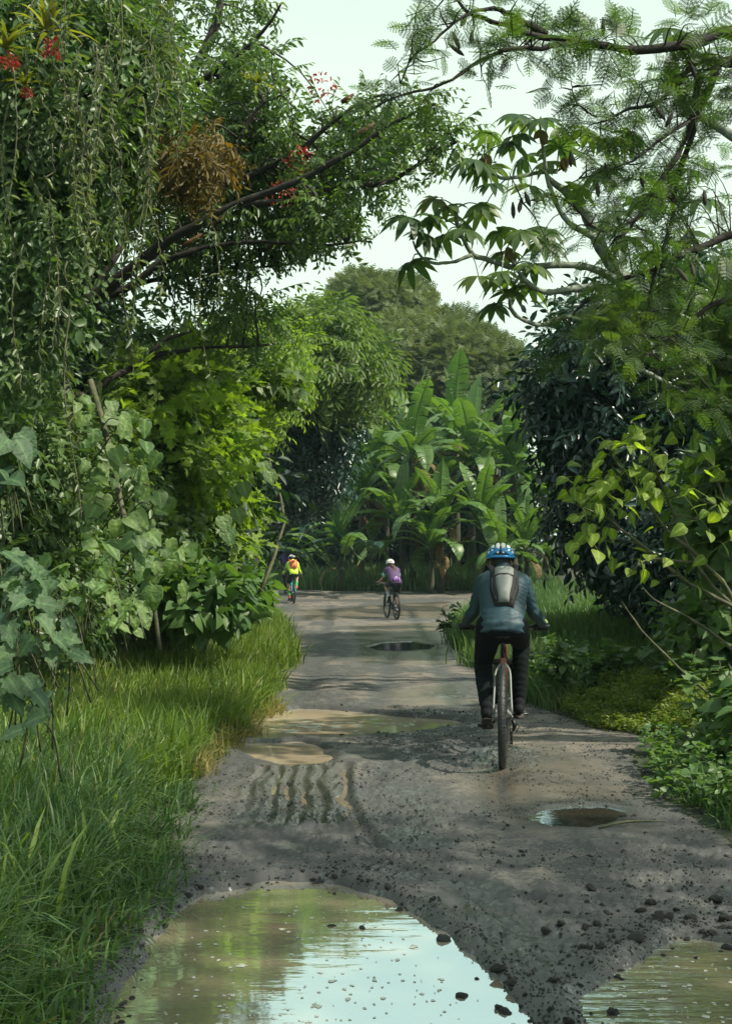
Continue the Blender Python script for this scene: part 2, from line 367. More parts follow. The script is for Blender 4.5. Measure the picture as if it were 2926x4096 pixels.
rows = np.concatenate([-np.geomspace(40, 1, 8), np.linspace(-.6, 2.4, 12), np.exp(np.linspace(math.log(2.6), math.log(62), 820)), np.geomspace(66, 1500, 22)])
nc = 470
inner = np.linspace(-1, 1, nc)
XX = []; YY = []
for y in rows:
    w = .33 * max(y, 2.6) + .6; w = min(w, 22)
    ex = w * np.geomspace(1.02, 1500 / w, 26)
    XX.append(np.concatenate([-ex[::-1], inner * w, ex])); YY.append(np.full(nc + 52, y))
XX = np.array(XX); YY = np.array(YY)
HH, WET, IP, MUD, SHN = hgt(XX, YY, True)
HH = np.where((np.abs(XX) > 60) | (YY > 120), np.minimum(HH, 3.5), HH)
HH = HH * 1.0
nr, ncc = XX.shape
idx = np.arange(nr * ncc).reshape(nr, ncc)
Fq = np.stack([idx[:-1, :-1], idx[:-1, 1:], idx[1:, 1:], idx[1:, :-1]], -1).reshape(-1, 4)
VV = np.stack([XX, YY, HH], -1).reshape(-1, 3)
wetv = WET.ravel(); mudv = MUD.ravel(); ipv = IP.ravel()
onpath = (ipv[Fq].mean(1) < 0.0)

m, t, o = newmat('wet mud and dirt'); M_mud = m
b = N(t, 'ShaderNodeBsdfPrincipled'); g = N(t, 'ShaderNodeTexCoord')
aw = N(t, 'ShaderNodeAttribute'); aw.attribute_name = 'wet'; am = N(t, 'ShaderNodeAttribute'); am.attribute_name = 'mud'
n1 = N(t, 'ShaderNodeTexNoise'); n1.inputs['Scale'].default_value = 1.3; n1.inputs['Detail'].default_value = 6; n1.inputs['Roughness'].default_value = .65
n2 = N(t, 'ShaderNodeTexNoise'); n2.inputs['Scale'].default_value = 38; n2.inputs['Detail'].default_value = 7; n2.inputs['Roughness'].default_value = .75
n3 = N(t, 'ShaderNodeTexVoronoi'); n3.inputs['Scale'].default_value = 55
for n in (n1, n2, n3): t.links.new(g.outputs['Object'], n.inputs['Vector'])
def mathn(t, op, a, b=None, clamp=False):
    n = N(t, 'ShaderNodeMath', operation=op); n.use_clamp = clamp
    for i, x in enumerate((a, b)):
        if x is None: continue
        if hasattr(x, 'links') or hasattr(x, 'is_output'): t.links.new(x, n.inputs[i])
        else: n.inputs[i].default_value = x
    return n.outputs[0]
def rampn(t, fac, stops):
    c = N(t, 'ShaderNodeValToRGB'); e = c.color_ramp.elements
    while len(e) < len(stops): e.new(.5)
    for k, (p, col) in enumerate(stops): e[k].position = p; e[k].color = rgba(col)
    t.links.new(fac, c.inputs[0]); return c.outputs[0]
# wetness = shore attribute + patches + muddy stretches
w1 = mathn(t, 'ADD', mathn(t, 'MULTIPLY', n1.outputs['Fac'], 1.1), -.42)
w2 = mathn(t, 'ADD', w1, mathn(t, 'MULTIPLY', aw.outputs['Fac'], .6))
wetn = mathn(t, 'ADD', w2, mathn(t, 'MULTIPLY', am.outputs['Fac'], .45), True)
grain = mathn(t, 'MULTIPLY', mathn(t, 'SUBTRACT', n2.outputs['Fac'], .5), .5)
fac = mathn(t, 'ADD', wetn, grain, True)
n4 = N(t, 'ShaderNodeTexNoise'); n4.inputs['Scale'].default_value = 36; n4.inputs['Detail'].default_value = 9; n4.inputs['Roughness'].default_value = .78; t.links.new(g.outputs['Object'], n4.inputs['Vector'])
n6 = N(t, 'ShaderNodeTexNoise'); n6.inputs['Scale'].default_value = 4.5; n6.inputs['Detail'].default_value = 5; t.links.new(g.outputs['Object'], n6.inputs['Vector'])
dens_ = mathn(t, 'ADD', mathn(t, 'MULTIPLY', mathn(t, 'SUBTRACT', n6.outputs['Fac'], .5), .7), mathn(t, 'ADD', mathn(t, 'MULTIPLY', am.outputs['Fac'], .07), mathn(t, 'MULTIPLY', aw.outputs['Fac'], .035)))
cm = N(t, 'ShaderNodeMapRange'); cm.inputs['From Min'].default_value = .50; cm.inputs['From Max'].default_value = .555; t.links.new(mathn(t, 'ADD', n4.outputs['Fac'], dens_), cm.inputs['Value']); ash = N(t, 'ShaderNodeAttribute'); ash.attribute_name = 'sheen'; crumb = mathn(t, 'MULTIPLY', cm.outputs[0], mathn(t, 'SUBTRACT', 1., mathn(t, 'MULTIPLY', ash.outputs['Fac'], .72)))
col = rampn(t, fac, [(.0, (.175, .140, .104)), (.3, (.112, .096, .077)), (.55, (.078, .073, .063)), (1., (.055, .058, .056))])
cmx = N(t, 'ShaderNodeMix', data_type='RGBA'); t.links.new(mathn(t, 'MULTIPLY', crumb, .95), cmx.inputs['Factor']); t.links.new(col, cmx.inputs['A']); cmx.inputs['B'].default_value = (.010, .012, .012, 1)
t.links.new(cmx.outputs['Result'], b.inputs['Base Color'])
rf = mathn(t, 'ADD', mathn(t, 'MULTIPLY', wetn, -.60), .74)
rf2 = mathn(t, 'ADD', rf, mathn(t, 'MULTIPLY', mathn(t, 'SUBTRACT', n2.outputs['Fac'], .5), .6), True)
mr = N(t, 'ShaderNodeMapRange'); mr.inputs['From Min'].default_value = 0; mr.inputs['To Min'].default_value = .20; mr.inputs['To Max'].default_value = 1.; t.links.new(rf2, mr.inputs['Value'])
rmx = N(t, 'ShaderNodeMix', data_type='FLOAT'); t.links.new(crumb, rmx.inputs['Factor']); t.links.new(mr.outputs[0], rmx.inputs['A']); rmx.inputs['B'].default_value = .85
t.links.new(mathn(t, 'MULTIPLY', rmx.outputs['Result'], mathn(t, 'SUBTRACT', 1., mathn(t, 'MULTIPLY', ash.outputs['Fac'], .55))), b.inputs['Roughness']); b.inputs['IOR'].default_value = 1.7; b.inputs['Specular IOR Level'].default_value = .85
hh = mathn(t, 'ADD', mathn(t, 'MULTIPLY', n2.outputs['Fac'], .45), mathn(t, 'MULTIPLY', crumb, .55))
bp = N(t, 'ShaderNodeBump'); bp.inputs['Strength'].default_value = .45; bp.inputs['Distance'].default_value = .012
t.links.new(hh, bp.inputs['Height']); t.links.new(bp.outputs[0], b.inputs['Normal']); t.links.new(b.outputs[0], o.inputs['Surface'])

m, t, o = newmat('leaf littered soil'); M_soil = m
b = N(t, 'ShaderNodeBsdfPrincipled'); g = N(t, 'ShaderNodeTexCoord'); n2 = N(t, 'ShaderNodeTexNoise'); n2.inputs['Scale'].default_value = 6; n2.inputs['Detail'].default_value = 8
t.links.new(g.outputs['Object'], n2.inputs['Vector']); t.links.new(rampn(t, n2.outputs['Fac'], [(.35, (.018, .022, .014)), (.55, (.03, .045, .02)), (.7, (.07, .06, .035))]), b.inputs['Base Color'])
b.inputs['Roughness'].default_value = .95; bp = N(t, 'ShaderNodeBump'); bp.inputs['Distance'].default_value = .03; t.links.new(n2.outputs['Fac'], bp.inputs['Height']); t.links.new(bp.outputs[0], b.inputs['Normal'])
t.links.new(b.outputs[0], o.inputs['Surface'])

def ground_obj(name, faces, mat):
    used = np.unique(faces); mp_ = np.full(len(VV), -1); mp_[used] = np.arange(len(used))
    gg = Geo(); gg.add(VV[used], mp_[faces], r=.5); ob = gg.build(name, mat, smooth=True)
    for an, av in (('wet', wetv), ('mud', mudv), ('sheen', SHN.ravel())):
        a_ = ob.data.attributes.new(an, 'FLOAT', 'POINT'); a_.data.foreach_set('value', av[used].astype(np.float32))
    ob['kind'] = 'structure'; return ob
ground_obj('dirt_track', Fq[onpath], M_mud)
ground_obj('ground', Fq[~onpath], M_soil)

# ---- water
def watermat(name, mud, ripple, rscale, F0=.10, FM=.62, tint=(.70, .86, .96), stretch=(1, 1, 1)):
    m, t, o = newmat(name); d = N(t, 'ShaderNodeBsdfPrincipled'); d.inputs['Roughness'].default_value = .9; d.inputs['Specular IOR Level'].default_value = 0
    g = N(t, 'ShaderNodeTexCoord'); mp_ = N(t, 'ShaderNodeMapping'); mp_.inputs['Scale'].default_value = stretch; t.links.new(g.outputs['Object'], mp_.inputs['Vector'])
    n = N(t, 'ShaderNodeTexNoise'); n.inputs['Scale'].default_value = rscale; n.inputs['Detail'].default_value = 3; t.links.new(mp_.outputs[0], n.inputs['Vector'])
    n0 = N(t, 'ShaderNodeTexNoise'); n0.inputs['Scale'].default_value = 1.5; t.links.new(g.outputs['Object'], n0.inputs['Vector'])
    t.links.new(rampn(t, n0.outputs['Fac'], [(.3, [c * .8 for c in mud]), (.7, [c * 1.2 for c in mud])]), d.inputs['Base Color'])
    gl = N(t, 'ShaderNodeBsdfGlossy'); gl.inputs['Roughness'].default_value = .035; gl.inputs['Color'].default_value = rgba(tint)
    fr = N(t, 'ShaderNodeFresnel'); fr.inputs['IOR'].default_value = 1.45
    f2 = mathn(t, 'ADD', mathn(t, 'MULTIPLY', fr.outputs[0], FM), F0, True)
    bp = N(t, 'ShaderNodeBump'); bp.inputs['Strength'].default_value = ripple; bp.inputs['Distance'].default_value = .01
    t.links.new(n.outputs['Fac'], bp.inputs['Height']); t.links.new(bp.outputs[0], gl.inputs['Normal'])
    mx = N(t, 'ShaderNodeMixShader'); t.links.new(f2, mx.inputs[0]); t.links.new(d.outputs[0], mx.inputs[1]); t.links.new(gl.outputs[0], mx.inputs[2]); t.links.new(mx.outputs[0], o.inputs['Surface'])
    return m
W_clear = watermat('still puddle water', (.44, .37, .26), .14, 5, .10, stretch=(.5, 1.6, 1))
W_rip = watermat('rippled puddle water', (.36, .32, .20), .5, 9, .05, stretch=(.45, 2.2, 1))
W_dark = watermat('dark puddle water', (.22, .19, .13), .16, 9, .12, FM=.8)
W_brown = watermat('muddy puddle water', (.36, .30, .21), .05, 8, .0, FM=.42)
for k, pl in list(pud.items()) + [('sheet', s_) for s_ in sheets]:
    pl = np.array(pl); c = pl.mean(0); gg = Geo()
    q = c + (pl - c) + unit(pl - c) * .10
    # refine into a fan
    n = len(q); V = np.vstack([np.column_stack([q, np.full(n, WATER)]), [[c[0], c[1], WATER]]])
    V[:, 2] += {'sheet': .012, 'small': .015, 'far': .015}.get(k, 0)
    i = np.arange(n); gg.add(V, np.stack([i, (i + 1) % n, np.full(n, n)], 1), r=.5)
    w = {'foreground': W_clear, 'right': W_rip, 'small': W_dark, 'far': W_dark, 'sheet': W_clear}.get(k, W_brown)
    gg.build('water', w)['kind'] = 'structure'

# ------------------------------------------------------------------ foliage tools
def poly_sample(poly, n):
    poly = np.asarray(poly, float); lo = poly.min(0); hi = poly.max(0); out = []
    while len(out) < n:
        q = rng.uniform(lo, hi, (max(64, n * 3), 2)); q = q[sdf_poly(q[:, 0], q[:, 1], poly) < 0]; out.extend(q[:n - len(out)])
    return np.array(out)
def spread_px(poly, n, inset=0.):
    c = poly_sample(poly, n * 9)
    if inset:
        d = sdf_poly(c[:, 0], c[:, 1], np.asarray(poly, float)); c = c[d < -inset] if (d < -inset).sum() > n * 1.5 else c[np.argsort(d)[:n * 2]]; keep = [c[0]]
    for i in range(n - 1):
        cc = c[rng.integers(0, len(c), 10)]; k = np.array(keep)
        d = np.hypot(cc[:, None, 0] - k[None, :, 0], cc[:, None, 1] - k[None, :, 1]).min(1); keep.append(cc[d.argmax()])
    return np.array(keep)
def clumps_px(poly, n, D0, D1, r0, r1):
    """clump centres and radii in a volume whose outline is the polygon, between distances D0 and D1"""
    m_ = np.mean(poly, 0); dm = .5 * ((D0(*m_) if callable(D0) else D0) + (D1(*m_) if callable(D1) else D1))
    q = spread_px(poly, n, (r0 + r1) * .5 * 1.15 * 1280 / dm); out = []
    for (x, y) in q:
        D = rng.uniform(D0(x, y) if callable(D0) else D0, D1(x, y) if callable(D1) else D1)
        out.append(np.append(P(x, y, D), rng.uniform(r0, r1)))
    return np.array(out)

class Tmpl:
    def __init__(s, V, F, isl=None, vn=None):
        s.V = np.asarray(V, float); s.F = [np.asarray(f, int) for f in (F if isinstance(F, list) else [F])]
        s.isl = np.zeros(len(s.V), int) if isl is None else np.asarray(isl); s.vn = None if vn is None else np.asarray(vn, float)
def t_join(parts):
    V = []; F = {}; I = []; n = 0; k = 0
    for (v, f, keep) in parts:
        V.append(v); I.append(np.full(len(v), k) if keep is None else np.asarray(keep) + k); k += I[-1].max() - k + 1
        for a in (f if isinstance(f, list) else [f]): F.setdefault(a.shape[1], []).append(a + n)
        n += len(v)
    return Tmpl(np.concatenate(V), [np.concatenate(x) for x in F.values()], np.concatenate(I))
def leaf_simple(w=.42, fold=.1, curl=.15):
    return Tmpl([[0, 0, 0], [-w * .42, .28, fold], [-w * .40, .62, fold - curl * .35], [0, 1, -curl], [w * .40, .62, fold - curl * .35], [w * .42, .28, fold]], [np.array([[0, 1, 2, 3], [0, 3, 4, 5]])])
def leaf_fan(outline, mid=.0, curl=.2, fold=.08):
    """leaf from a half outline [(x,y)..] from base to tip, as two halves fanned from the midrib"""
    h = np.array(outline, float); k = len(h); z = lambda x, y: fold * abs(x) * 2 - curl * y * y
    ys = h[:, 1].clip(0, 1)
    mid_ = np.array([[0, y, z(0, y)] for y in ys]); Lf = np.array([[-x, y, z(x, y)] for x, y in h]); Rt = np.array([[x, y, z(x, y)] for x, y in h])
    V = np.concatenate([mid_, Lf, Rt]); i = np.arange(k - 1)
    return Tmpl(V, [np.concatenate([np.stack([i, i + 1, k + i + 1, k + i], 1), np.stack([i, 2 * k + i, 2 * k + i + 1, i + 1], 1)])], None, [1.] * k + [0.] * (2 * k))
HEART = [(.02, .02), (.20, -.06), (.36, .04), (.43, .22), (.40, .42), (.28, .64), (.12, .86), (.0, 1.0)]
MAPLE = [(.03, .03), (.22, -.08), (.42, -.04), (.30, .16), (.55, .42), (.30, .42), (.22, .50), (.22, .72), (.08, .86), (.0, 1.0)]
LOBED = [(.03, .03), (.18, .02), (.34, .16), (.26, .28), (.40, .44), (.26, .52), (.30, .70), (.16, .74), (.10, .9), (.0, 1.0)]
T_oval = leaf_simple(.45); T_lance = leaf_simple(.30, .06, .25); T_round = leaf_simple(.62, .08, .1)
T_heart = [leaf_fan(HEART, curl=c, fold=f) for c, f in ((.15, .06), (.35, .12), (.5, -.05))]
T_maple = [leaf_fan(MAPLE, curl=c, fold=f) for c, f in ((.12, .05), (.3, .14), (.45, -.08))]
T_lobed = [leaf_fan(LOBED, curl=c, fold=f) for c, f in ((.15, .06), (.4, .15))]

def frames(d, n):
    d = unit(d); z = unit(n - (n * d).sum(-1, keepdims=True) * d); x = np.cross(d, z)
    return np.stack([x, d, z], -1)          # columns
def place(geo, T, pos, d, n, s, r=None, mat=0, rspread=.5):
    """copies of template T: leaf axis d, face normal n, size s"""
    k = len(pos)
    if k == 0: return
    M = frames(np.broadcast_to(d, (k, 3)), np.broadcast_to(n, (k, 3))); s = np.broadcast_to(s, (k,))
    V = np.einsum('kij,mj->kmi', M, T.V) * s[:, None, None] + pos[:, None, :]
    m = len(T.V); off = (np.arange(k) * m)[:, None, None]
    F = [(f[None] + off).reshape(-1, f.shape[1]) for f in T.F]
    ni = T.isl.max() + 1
    base = rng.random(k) if r is None else np.broadcast_to(r, (k,))
    rr = (base[:, None] * (1 - rspread) + rng.random((k, ni)) * rspread)[:, T.isl]
    geo.add(V.reshape(-1, 3), F, r=rr.ravel(), mat=mat, vn=0. if T.vn is None else np.tile(T.vn, k))
def make_twig(n, L, T, ls, seed, alt=True, droop=.3, hang=.5, stemr=.006, up=.3):
    g = np.random.default_rng(seed); tt = np.linspace(0, 1, 6)
    pts = np.stack([g.normal(0, .02) * tt, tt * L, -droop * L * tt ** 2], 1)
    V, F = tube(pts, np.linspace(stemr, stemr * .4, 6), 3, cap=False); parts = [(V, F, None)]
    for i in range(n):
        t_ = (i + .8) / n; p = A(np.interp(t_, tt, pts[:, 0]), np.interp(t_, tt, pts[:, 1]), np.interp(t_, tt, pts[:, 2]))
        s = 1 if i % 2 else -1
        if i == n - 1: d = A(g.normal(0, .2), 1, -hang)
        else: d = A(s * (.75 + g.random() * .4), .45 + g.random() * .4, -hang + g.normal(0, .25))
        nn = A(g.normal(0, .35), g.normal(0, .35) + .2, 1)
        M = frames(d[None], nn[None])[0]; V = T.V @ M.T * ls * g.uniform(.75, 1.15) + p
        parts.append((V, T.F, T.isl))
    return t_join(parts)
def twigs(n, L, T, ls, k=4, **kw):
    Ts = T if isinstance(T, list) else [T]
    return [make_twig(n, L, Ts[i % len(Ts)], ls, 100 + i * 7 + n, **kw) for i in range(k)]
def bipinnate(npin, nleaf, L, w):
    """feathery leaf: rachis with pinnae of tiny leaflets"""
    parts = []; V, F = tube([[0, 0, 0], [0, L * .5, .0], [0, L, -L * .15]], [.004 * L / .25] * 3, 3, cap=False); parts.append((V, F, None))
    for i in range(npin):
        y = L * (.15 + .8 * i / (npin - 1))
        for s in (-1, 1):
            pl = w * (math.sin(PI * (.25 + .65 * i / (npin - 1))))
            d = unit(A(s, .45, -.1)); q = unit(A(-d[1], d[0], 0)); vs = []; fs = []
            for j in range(nleaf):
                c = A(0, y, -.15 * L * (y / L) ** 2) + d * pl * (j + .7) / nleaf; ll = pl * .19 * (1 - .35 * j / nleaf); ww = pl * .38 / nleaf
                for ss in (-1, 1):
                    b = len(vs); e = unit(q * ss + d * .35) * ll
                    vs += [c - d * ww, c + d * ww, c + e + d * ww * .5, c + e - d * ww * .5]; fs.append([b, b + 1, b + 2, b + 3])
            parts.append((np.array(vs), [np.array(fs)], None))
    return t_join(parts)
def comb(npin, L, w):
    """pinnate leaf of narrow leaflets, coarser, for farther trees"""
    vs = []; fs = []
    for i in range(npin):
        y = L * (.1 + .9 * i / (npin - 1)); pl = w * math.sin(PI * (.2 + .7 * i / (npin - 1)))
        for s in (-1, 1):
            b = len(vs); hw = L / npin * .36
            vs += [A(0, y - hw, 0), A(0, y + hw, 0), A(s * pl, y + hw * 1.3 + .3 * pl, -.25 * pl), A(s * pl * .9, y - hw * .3 + .3 * pl, -.25 * pl)]; fs.append([b, b + 1, b + 2, b + 3])
    return Tmpl(np.array(vs), [np.array(fs)], np.repeat(np.arange(npin), 8))

def fill(geo, cl, Ts, n, size, droop=.35, up=.7, mat=0, jit=.55, shell=.45, flat=.75, rnoise=.35):
    """leaves or twigs on and in every clump; returns nothing"""
    Ts = Ts if isinstance(Ts, list) else [Ts]
    for c in cl:
        k = max(3, int(n * (c[3] / cl[:, 3].mean()) ** 2)); u = unit(rng.normal(size=(k, 3)) + A(0, -.15, .25))
        rad = c[3] * (shell + (1 - shell) * rng.random(k) ** .6); pos = c[:3] + u * rad[:, None] * A(1, 1, flat)
        d = u * .8 + rng.normal(size=(k, 3)) * jit + A(0, 0, -droop); nn = A(0, 0, up) + u * .7 + rng.normal(size=(k, 3)) * .45
        s = size * rng.uniform(.7, 1.25, k); cr_ = rng.random(); r = (cr_ * (1 - rnoise) * .8 + rng.random(k) * (rnoise + .2)).clip(0, 1)
        w = rng.integers(0, len(Ts), k)
        for i, T in enumerate(Ts):
            q = w == i
            if q.any(): place(geo, T, pos[q], d[q], nn[q], s[q], r[q], mat, .35)
def limb(geo, pts, r0, r1, sides=8, mat=0, sub=4, wob=.0):
    pts = np.array(pts, float)
    p, _ = smooth_path(pts, None, sub); n = len(p)
    if wob: p = p + np.stack([fbm(np.arange(n) * .35, np.full(n, rng.random() * 90), 3, 2) for _ in range(3)], 1) * wob
    V, F = tube(p, np.linspace(r0, r1, n) * (1 + .12 * rng.normal(size=n)).clip(.8, 1.25), sides); geo.add(V, F, mat=mat); return p
def twig_to(geo, cl, paths, r0=.02, r1=.004, mat=0, frac=1.):
    allp = np.concatenate(paths)
    for c in cl:
        if rng.random() > frac: continue
        d = np.linalg.norm(allp - c[:3] - A(0, 0, -.3 * c[3]), axis=1); a = allp[d.argmin()]; b = c[:3]
        mid = (a + b) / 2 + rng.normal(size=3) * .08 * np.linalg.norm(b - a) + A(0, 0, .06 * np.linalg.norm(b - a))
        V, F = tube([a, mid, b], [r0, (r0 + r1) / 2, r1], 5, sub=3); geo.add(V, F, mat=mat)
def base_of(cl): return A(cl[:, 0].mean(), cl[:, 1].mean(), 0)

def tree(name, label, cat, loc, limbs, cl, leaf, mleaf, mbark, group=None, twr=.02, frac=1., crown='crown', trunk='trunk', extra=None, **kw):
    e = empty(name, loc, label, cat, group)
    gt = Geo(); paths = [limb(gt, p, r0, r1, wob=w_) for (p, r0, r1, w_) in limbs]
    twig_to(gt, cl, paths, twr, twr * .25, frac=frac); gt.build(trunk, mbark, e, smooth=True)
    gc = Geo(); fill(gc, cl, leaf, mleaf=None, **kw) if False else fill(gc, cl, leaf, **kw)
    if extra: extra(gc)
    gc.build(crown, mleaf, e); return e
px = lambda *a: a

# ================================================================== LEFT SIDE
TW_mah = twigs(9, .38, T_oval, .10, 4, droop=.15, hang=.8)
TW_vine = twigs(7, .30, T_oval, .092, 4, droop=.8, hang=.8)
TW_vine2 = twigs(8, .34, T_round, .085, 3, droop=.4, hang=.3)
# -- big spreading tree whose dark limbs reach over the track
e = empty('spreading_tree', (-4.6, 15, .3), 'leaning tree on the left whose dark peeling limbs reach out over the track', 'tree')
gt = Geo(); D = 15.
def pp(pts, D0, D1): return [P(x, y, D0 + (D1 - D0) * i / (len(pts) - 1)) for i, (x, y) in enumerate(pts)]
main_limbs = [
    (pp([(-55, 700), (-30, 560), (0, 470), (35, 385), (62, 330), (95, 300)], 15, 15), .2, .09, .05),
    (pp([(62, 330), (95, 300), (140, 262), (182, 232), (240, 205), (300, 180), (352, 150), (398, 122), (432, 104)], 13.8, 12.5), .078, .010, .06),
    (pp([(95, 300), (130, 283), (165, 262), (205, 248), (262, 243), (320, 243), (372, 240)], 14, 13.5), .048, .010, .06),
    (pp([(110, 292), (150, 282), (200, 272), (250, 266), (300, 264)], 15.2, 15.5), .035, .010, .05),
    (pp([(86, 398), (110, 380), (132, 368), (165, 354), (210, 348), (275, 344)], 14, 14.5), .05, .014, .05),
    (pp([(40, 380), (60, 388), (86, 398)], 15, 14), .08, .055, .03),
    (pp([(140, 366), (165, 340), (192, 332)], 14.1, 14.3), .03, .012, .03),
    (pp([(182, 232), (215, 190), (232, 150), (258, 110), (290, 88)], 14.3, 14), .045, .010, .05),
    (pp([(240, 205), (290, 200), (340, 188), (385, 182), (430, 158), (455, 140)], 14, 12.5), .045, .012, .05),
    (pp([(215, 190), (260, 170), (300, 150), (345, 110), (370, 98)], 14.3, 13.5), .045, .012, .05),
    (pp([(62, 330), (90, 240), (130, 170), (180, 100), (215, 20), (230, -50)], 15, 15.5), .13, .03, .06),
    (pp([(180, 100), (225, 65), (262, 30), (280, 5)], 15.3, 14.6), .04, .012, .05)]
paths = [limb(gt, p, a, b_, wob=w_) for p, a, b_, w_ in main_limbs]
crA = clumps_px([(180, -30), (282, -30), (279, 20), (287, 58), (278, 88), (292, 120), (330, 80), (372, 85), (452, 98), (438, 118), (464, 128), (458, 142), (432, 152), (428, 176), (430, 196), (392, 208), (378, 240), (340, 252), (312, 262), (304, 280), (262, 318), (150, 320), (130, 200), (160, 90)], 300, lambda x, y: 12.4 + 2.0 * (x < 300), 15.8, .14, .30)
crA = crA[~((crA[:, 0] / crA[:, 1] * 1280 + 365.5 > 185) & (crA[:, 0] / crA[:, 1] * 1280 + 365.5 < 275) & (np.abs(564 - (crA[:, 2] - 1.43) / crA[:, 1] * 1280 - 225) < 22) & (rng.random(len(crA)) < .5))]
for pth, k_ in ((1, 26), (2, 18), (3, 12), (8, 22), (9, 16), (7, 10)):
    q_ = paths[pth][len(paths[pth]) // 3:]; q_ = q_[rng.integers(0, len(q_), k_)]; crA = np.vstack([crA, np.column_stack([q_ + rng.normal(size=q_.shape) * A(.16, .3, .14) + A(0, 0, .12), rng.uniform(.12, .24, k_)])])
def topx(q): return np.column_stack([365.5 + 1280 * q[:, 0] / q[:, 1], 564.7 - 1280 * (q[:, 2] - CAM_H) / q[:, 1], q[:, 1]])
lp_ = topx(np.concatenate(paths[1:])); cp_ = topx(crA); kk_ = np.ones(len(crA), bool)
for i in range(len(crA)):
    d_ = np.hypot(lp_[:, 0] - cp_[i, 0], lp_[:, 1] - cp_[i, 1]); j = d_.argmin(); kk_[i] = not (d_[j] < 17 and cp_[i, 2] < lp_[j, 2] + .2 and rng.random() < .93 and cp_[i, 0] < 400)
kk_ &= ~((cp_[:, 0] > 330) & (rng.random(len(crA)) < .42)); kk_ &= ~((cp_[:, 1] < 75) & (cp_[:, 0] > 290)); crA = crA[kk_]
crB = clumps_px([(95, 330), (200, 300), (270, 300), (310, 330), (290, 362), (230, 362), (100, 390)], 36, 13.5, 16.5, .3, .5)
cb_ = topx(crB); crB = crB[[not (np.hypot(lp_[:, 0] - c_[0], lp_[:, 1] - c_[1]).min() < 18 and c_[2] < 15.2) for c_ in cb_]]
twig_to(gt, np.concatenate([crA, crB]), paths, .016, .004)
gt.build('trunk', B_dark, e, smooth=True)
gc = Geo(); fill(gc, crA, TW_mah, 12, .85, droop=.25); fill(gc, crB, TW_mah, 18, .85, droop=.3); gc.build('crown', M_mahog, e)
# peeling bark plates under the limbs
for k, (x, y, D_, sx_) in enumerate(((192, 240, 14.2, 20), (219, 219, 14.1, 17), (362, 131, 12.6, 22), (268, 246, 14, 12), (347, 98, 13.6, 12))):
    g_ = Geo(); a_ = P(x - sx_ / 2, y + sx_ * .33, D_ - .03); b_ = P(x + sx_ / 2, y - sx_ * .33, D_ - .05)
    V, F = tube([a_, (a_ + b_) / 2 + A(0, -.02, -.02), b_], [.02, .036, .012], 6, sub=3); g_.add(V, F); g_.build('peeling_bark', B_rust, e, smooth=True)
# red flower sprays in its crown
for (x, y, D_) in ((322, 88, 13.2), (300, 160, 13.4), (282, 195, 13.4)):
    g_ = Geo(); c = np.append(P(x, y, D_), .18)[None]; fill(g_, c, [T_oval], 60, .05, mat=0); g_.build('flower_spray', M_red, e)

# -- vine-draped tree filling the upper left
wallA = [(-60, -60), (190, -60), (200, 60), (168, 150), (125, 225), (82, 300), (75, 420), (60, 520), (-60, 560)]
e = empty('vine_covered_tree', P(-60, 640, 12.5) * A(1, 1, 0), 'tall tree at the left edge smothered in small glossy vine leaves', 'tree')
gt = Geo(); tr_p = [limb(gt, pp([(-95, 730), (-90, 620), (-60, 400), (-20, 240), (20, 80), (60, -60)], 12.5, 13), .3, .09, wob=.08),
                    limb(gt, pp([(-40, 300), (30, 210), (90, 120), (140, 20), (170, -60)], 13, 13), .12, .04, wob=.08),
                    limb(gt, pp([(-70, 450), (0, 400), (60, 330), (110, 260), (140, 190)], 12.5, 12.8), .09, .03, wob=.06)]
cl = clumps_px(wallA, 150, lambda x, y: 9.2 + .012 * max(x, 0), 13.8, .32, .62)
twig_to(gt, cl, tr_p, .016, .004, frac=.5); gt.build('trunk', B_dark, e, smooth=True)
gc = Geo(); fill(gc, cl, TW_vine + TW_vine2, 62, 1.0, droop=.6); gc.build('crown', M_vine, e)
# rusty dying bough and scraggly bits
g_ = Geo(); cl_o = clumps_px([(150, 135), (185, 122), (212, 118), (236, 130), (240, 160), (215, 180), (190, 205), (160, 215), (168, 180)], 34, 10.4, 11.8, .10, .22)
fill(g_, cl_o, twigs(9, .36, T_lance, .13, 3, droop=.6, hang=1.0), 7, .75, droop=.9, shell=.2); g_.build('rusty_bough', M_orange, e)

# -- hanging vines in front of that tree
def vine_proto(L_, seed):
    e_ = empty('hanging_vine', (0, 0, 0), 'thin vine strand with paired small leaves hanging down the front of the upper left tree', 'vine', 'vine strands hanging in the upper left tree')
    g = np.random.default_rng(seed); n = 26; tt = np.linspace(0, 1, n)
    pts = np.stack([.10 * np.sin(tt * 5 + seed) * tt + .02 * g.normal(size=n), .06 * np.cos(tt * 4 + seed), -L_ * tt], 1)
    a_ = Geo(); V, F = tube(pts, np.linspace(.006, .003, n), 4); a_.add(V, F); a_.build('stem', B_twig, e_)
    b_ = Geo(); k = int(L_ * 26); q = g.random(k) ** .8; p = np.stack([np.interp(q, tt, pts[:, i]) for i in range(3)], 1)
    d = np.stack([g.choice([-1, 1], k) * g.uniform(.5, 1, k), g.normal(0, .6, k), g.uniform(-.9, .1, k)], 1); nn = g.normal(0, .5, (k, 3)) + A(0, 0, 1)
    place(b_, T_lance, p, d, nn, g.uniform(.06, .11, k)); b_.build('leaves', M_vinel, e_); return e_
M_vinel = leafmat('pale vine leaves', (.05, .09, .04), (.16, .20, .10), .3, .4)
def copy_tree(o, parent=None):
    c = o.copy(); sc.collection.objects.link(c); c.parent = parent
    for ch in [q for q in bpy.data.objects if q.parent == o and q is not c]:
        copy_tree(ch, c)
    return c
vp = [vine_proto(1.1, 1), vine_proto(1.6, 2), vine_proto(.8, 3), vine_proto(1.3, 5)]
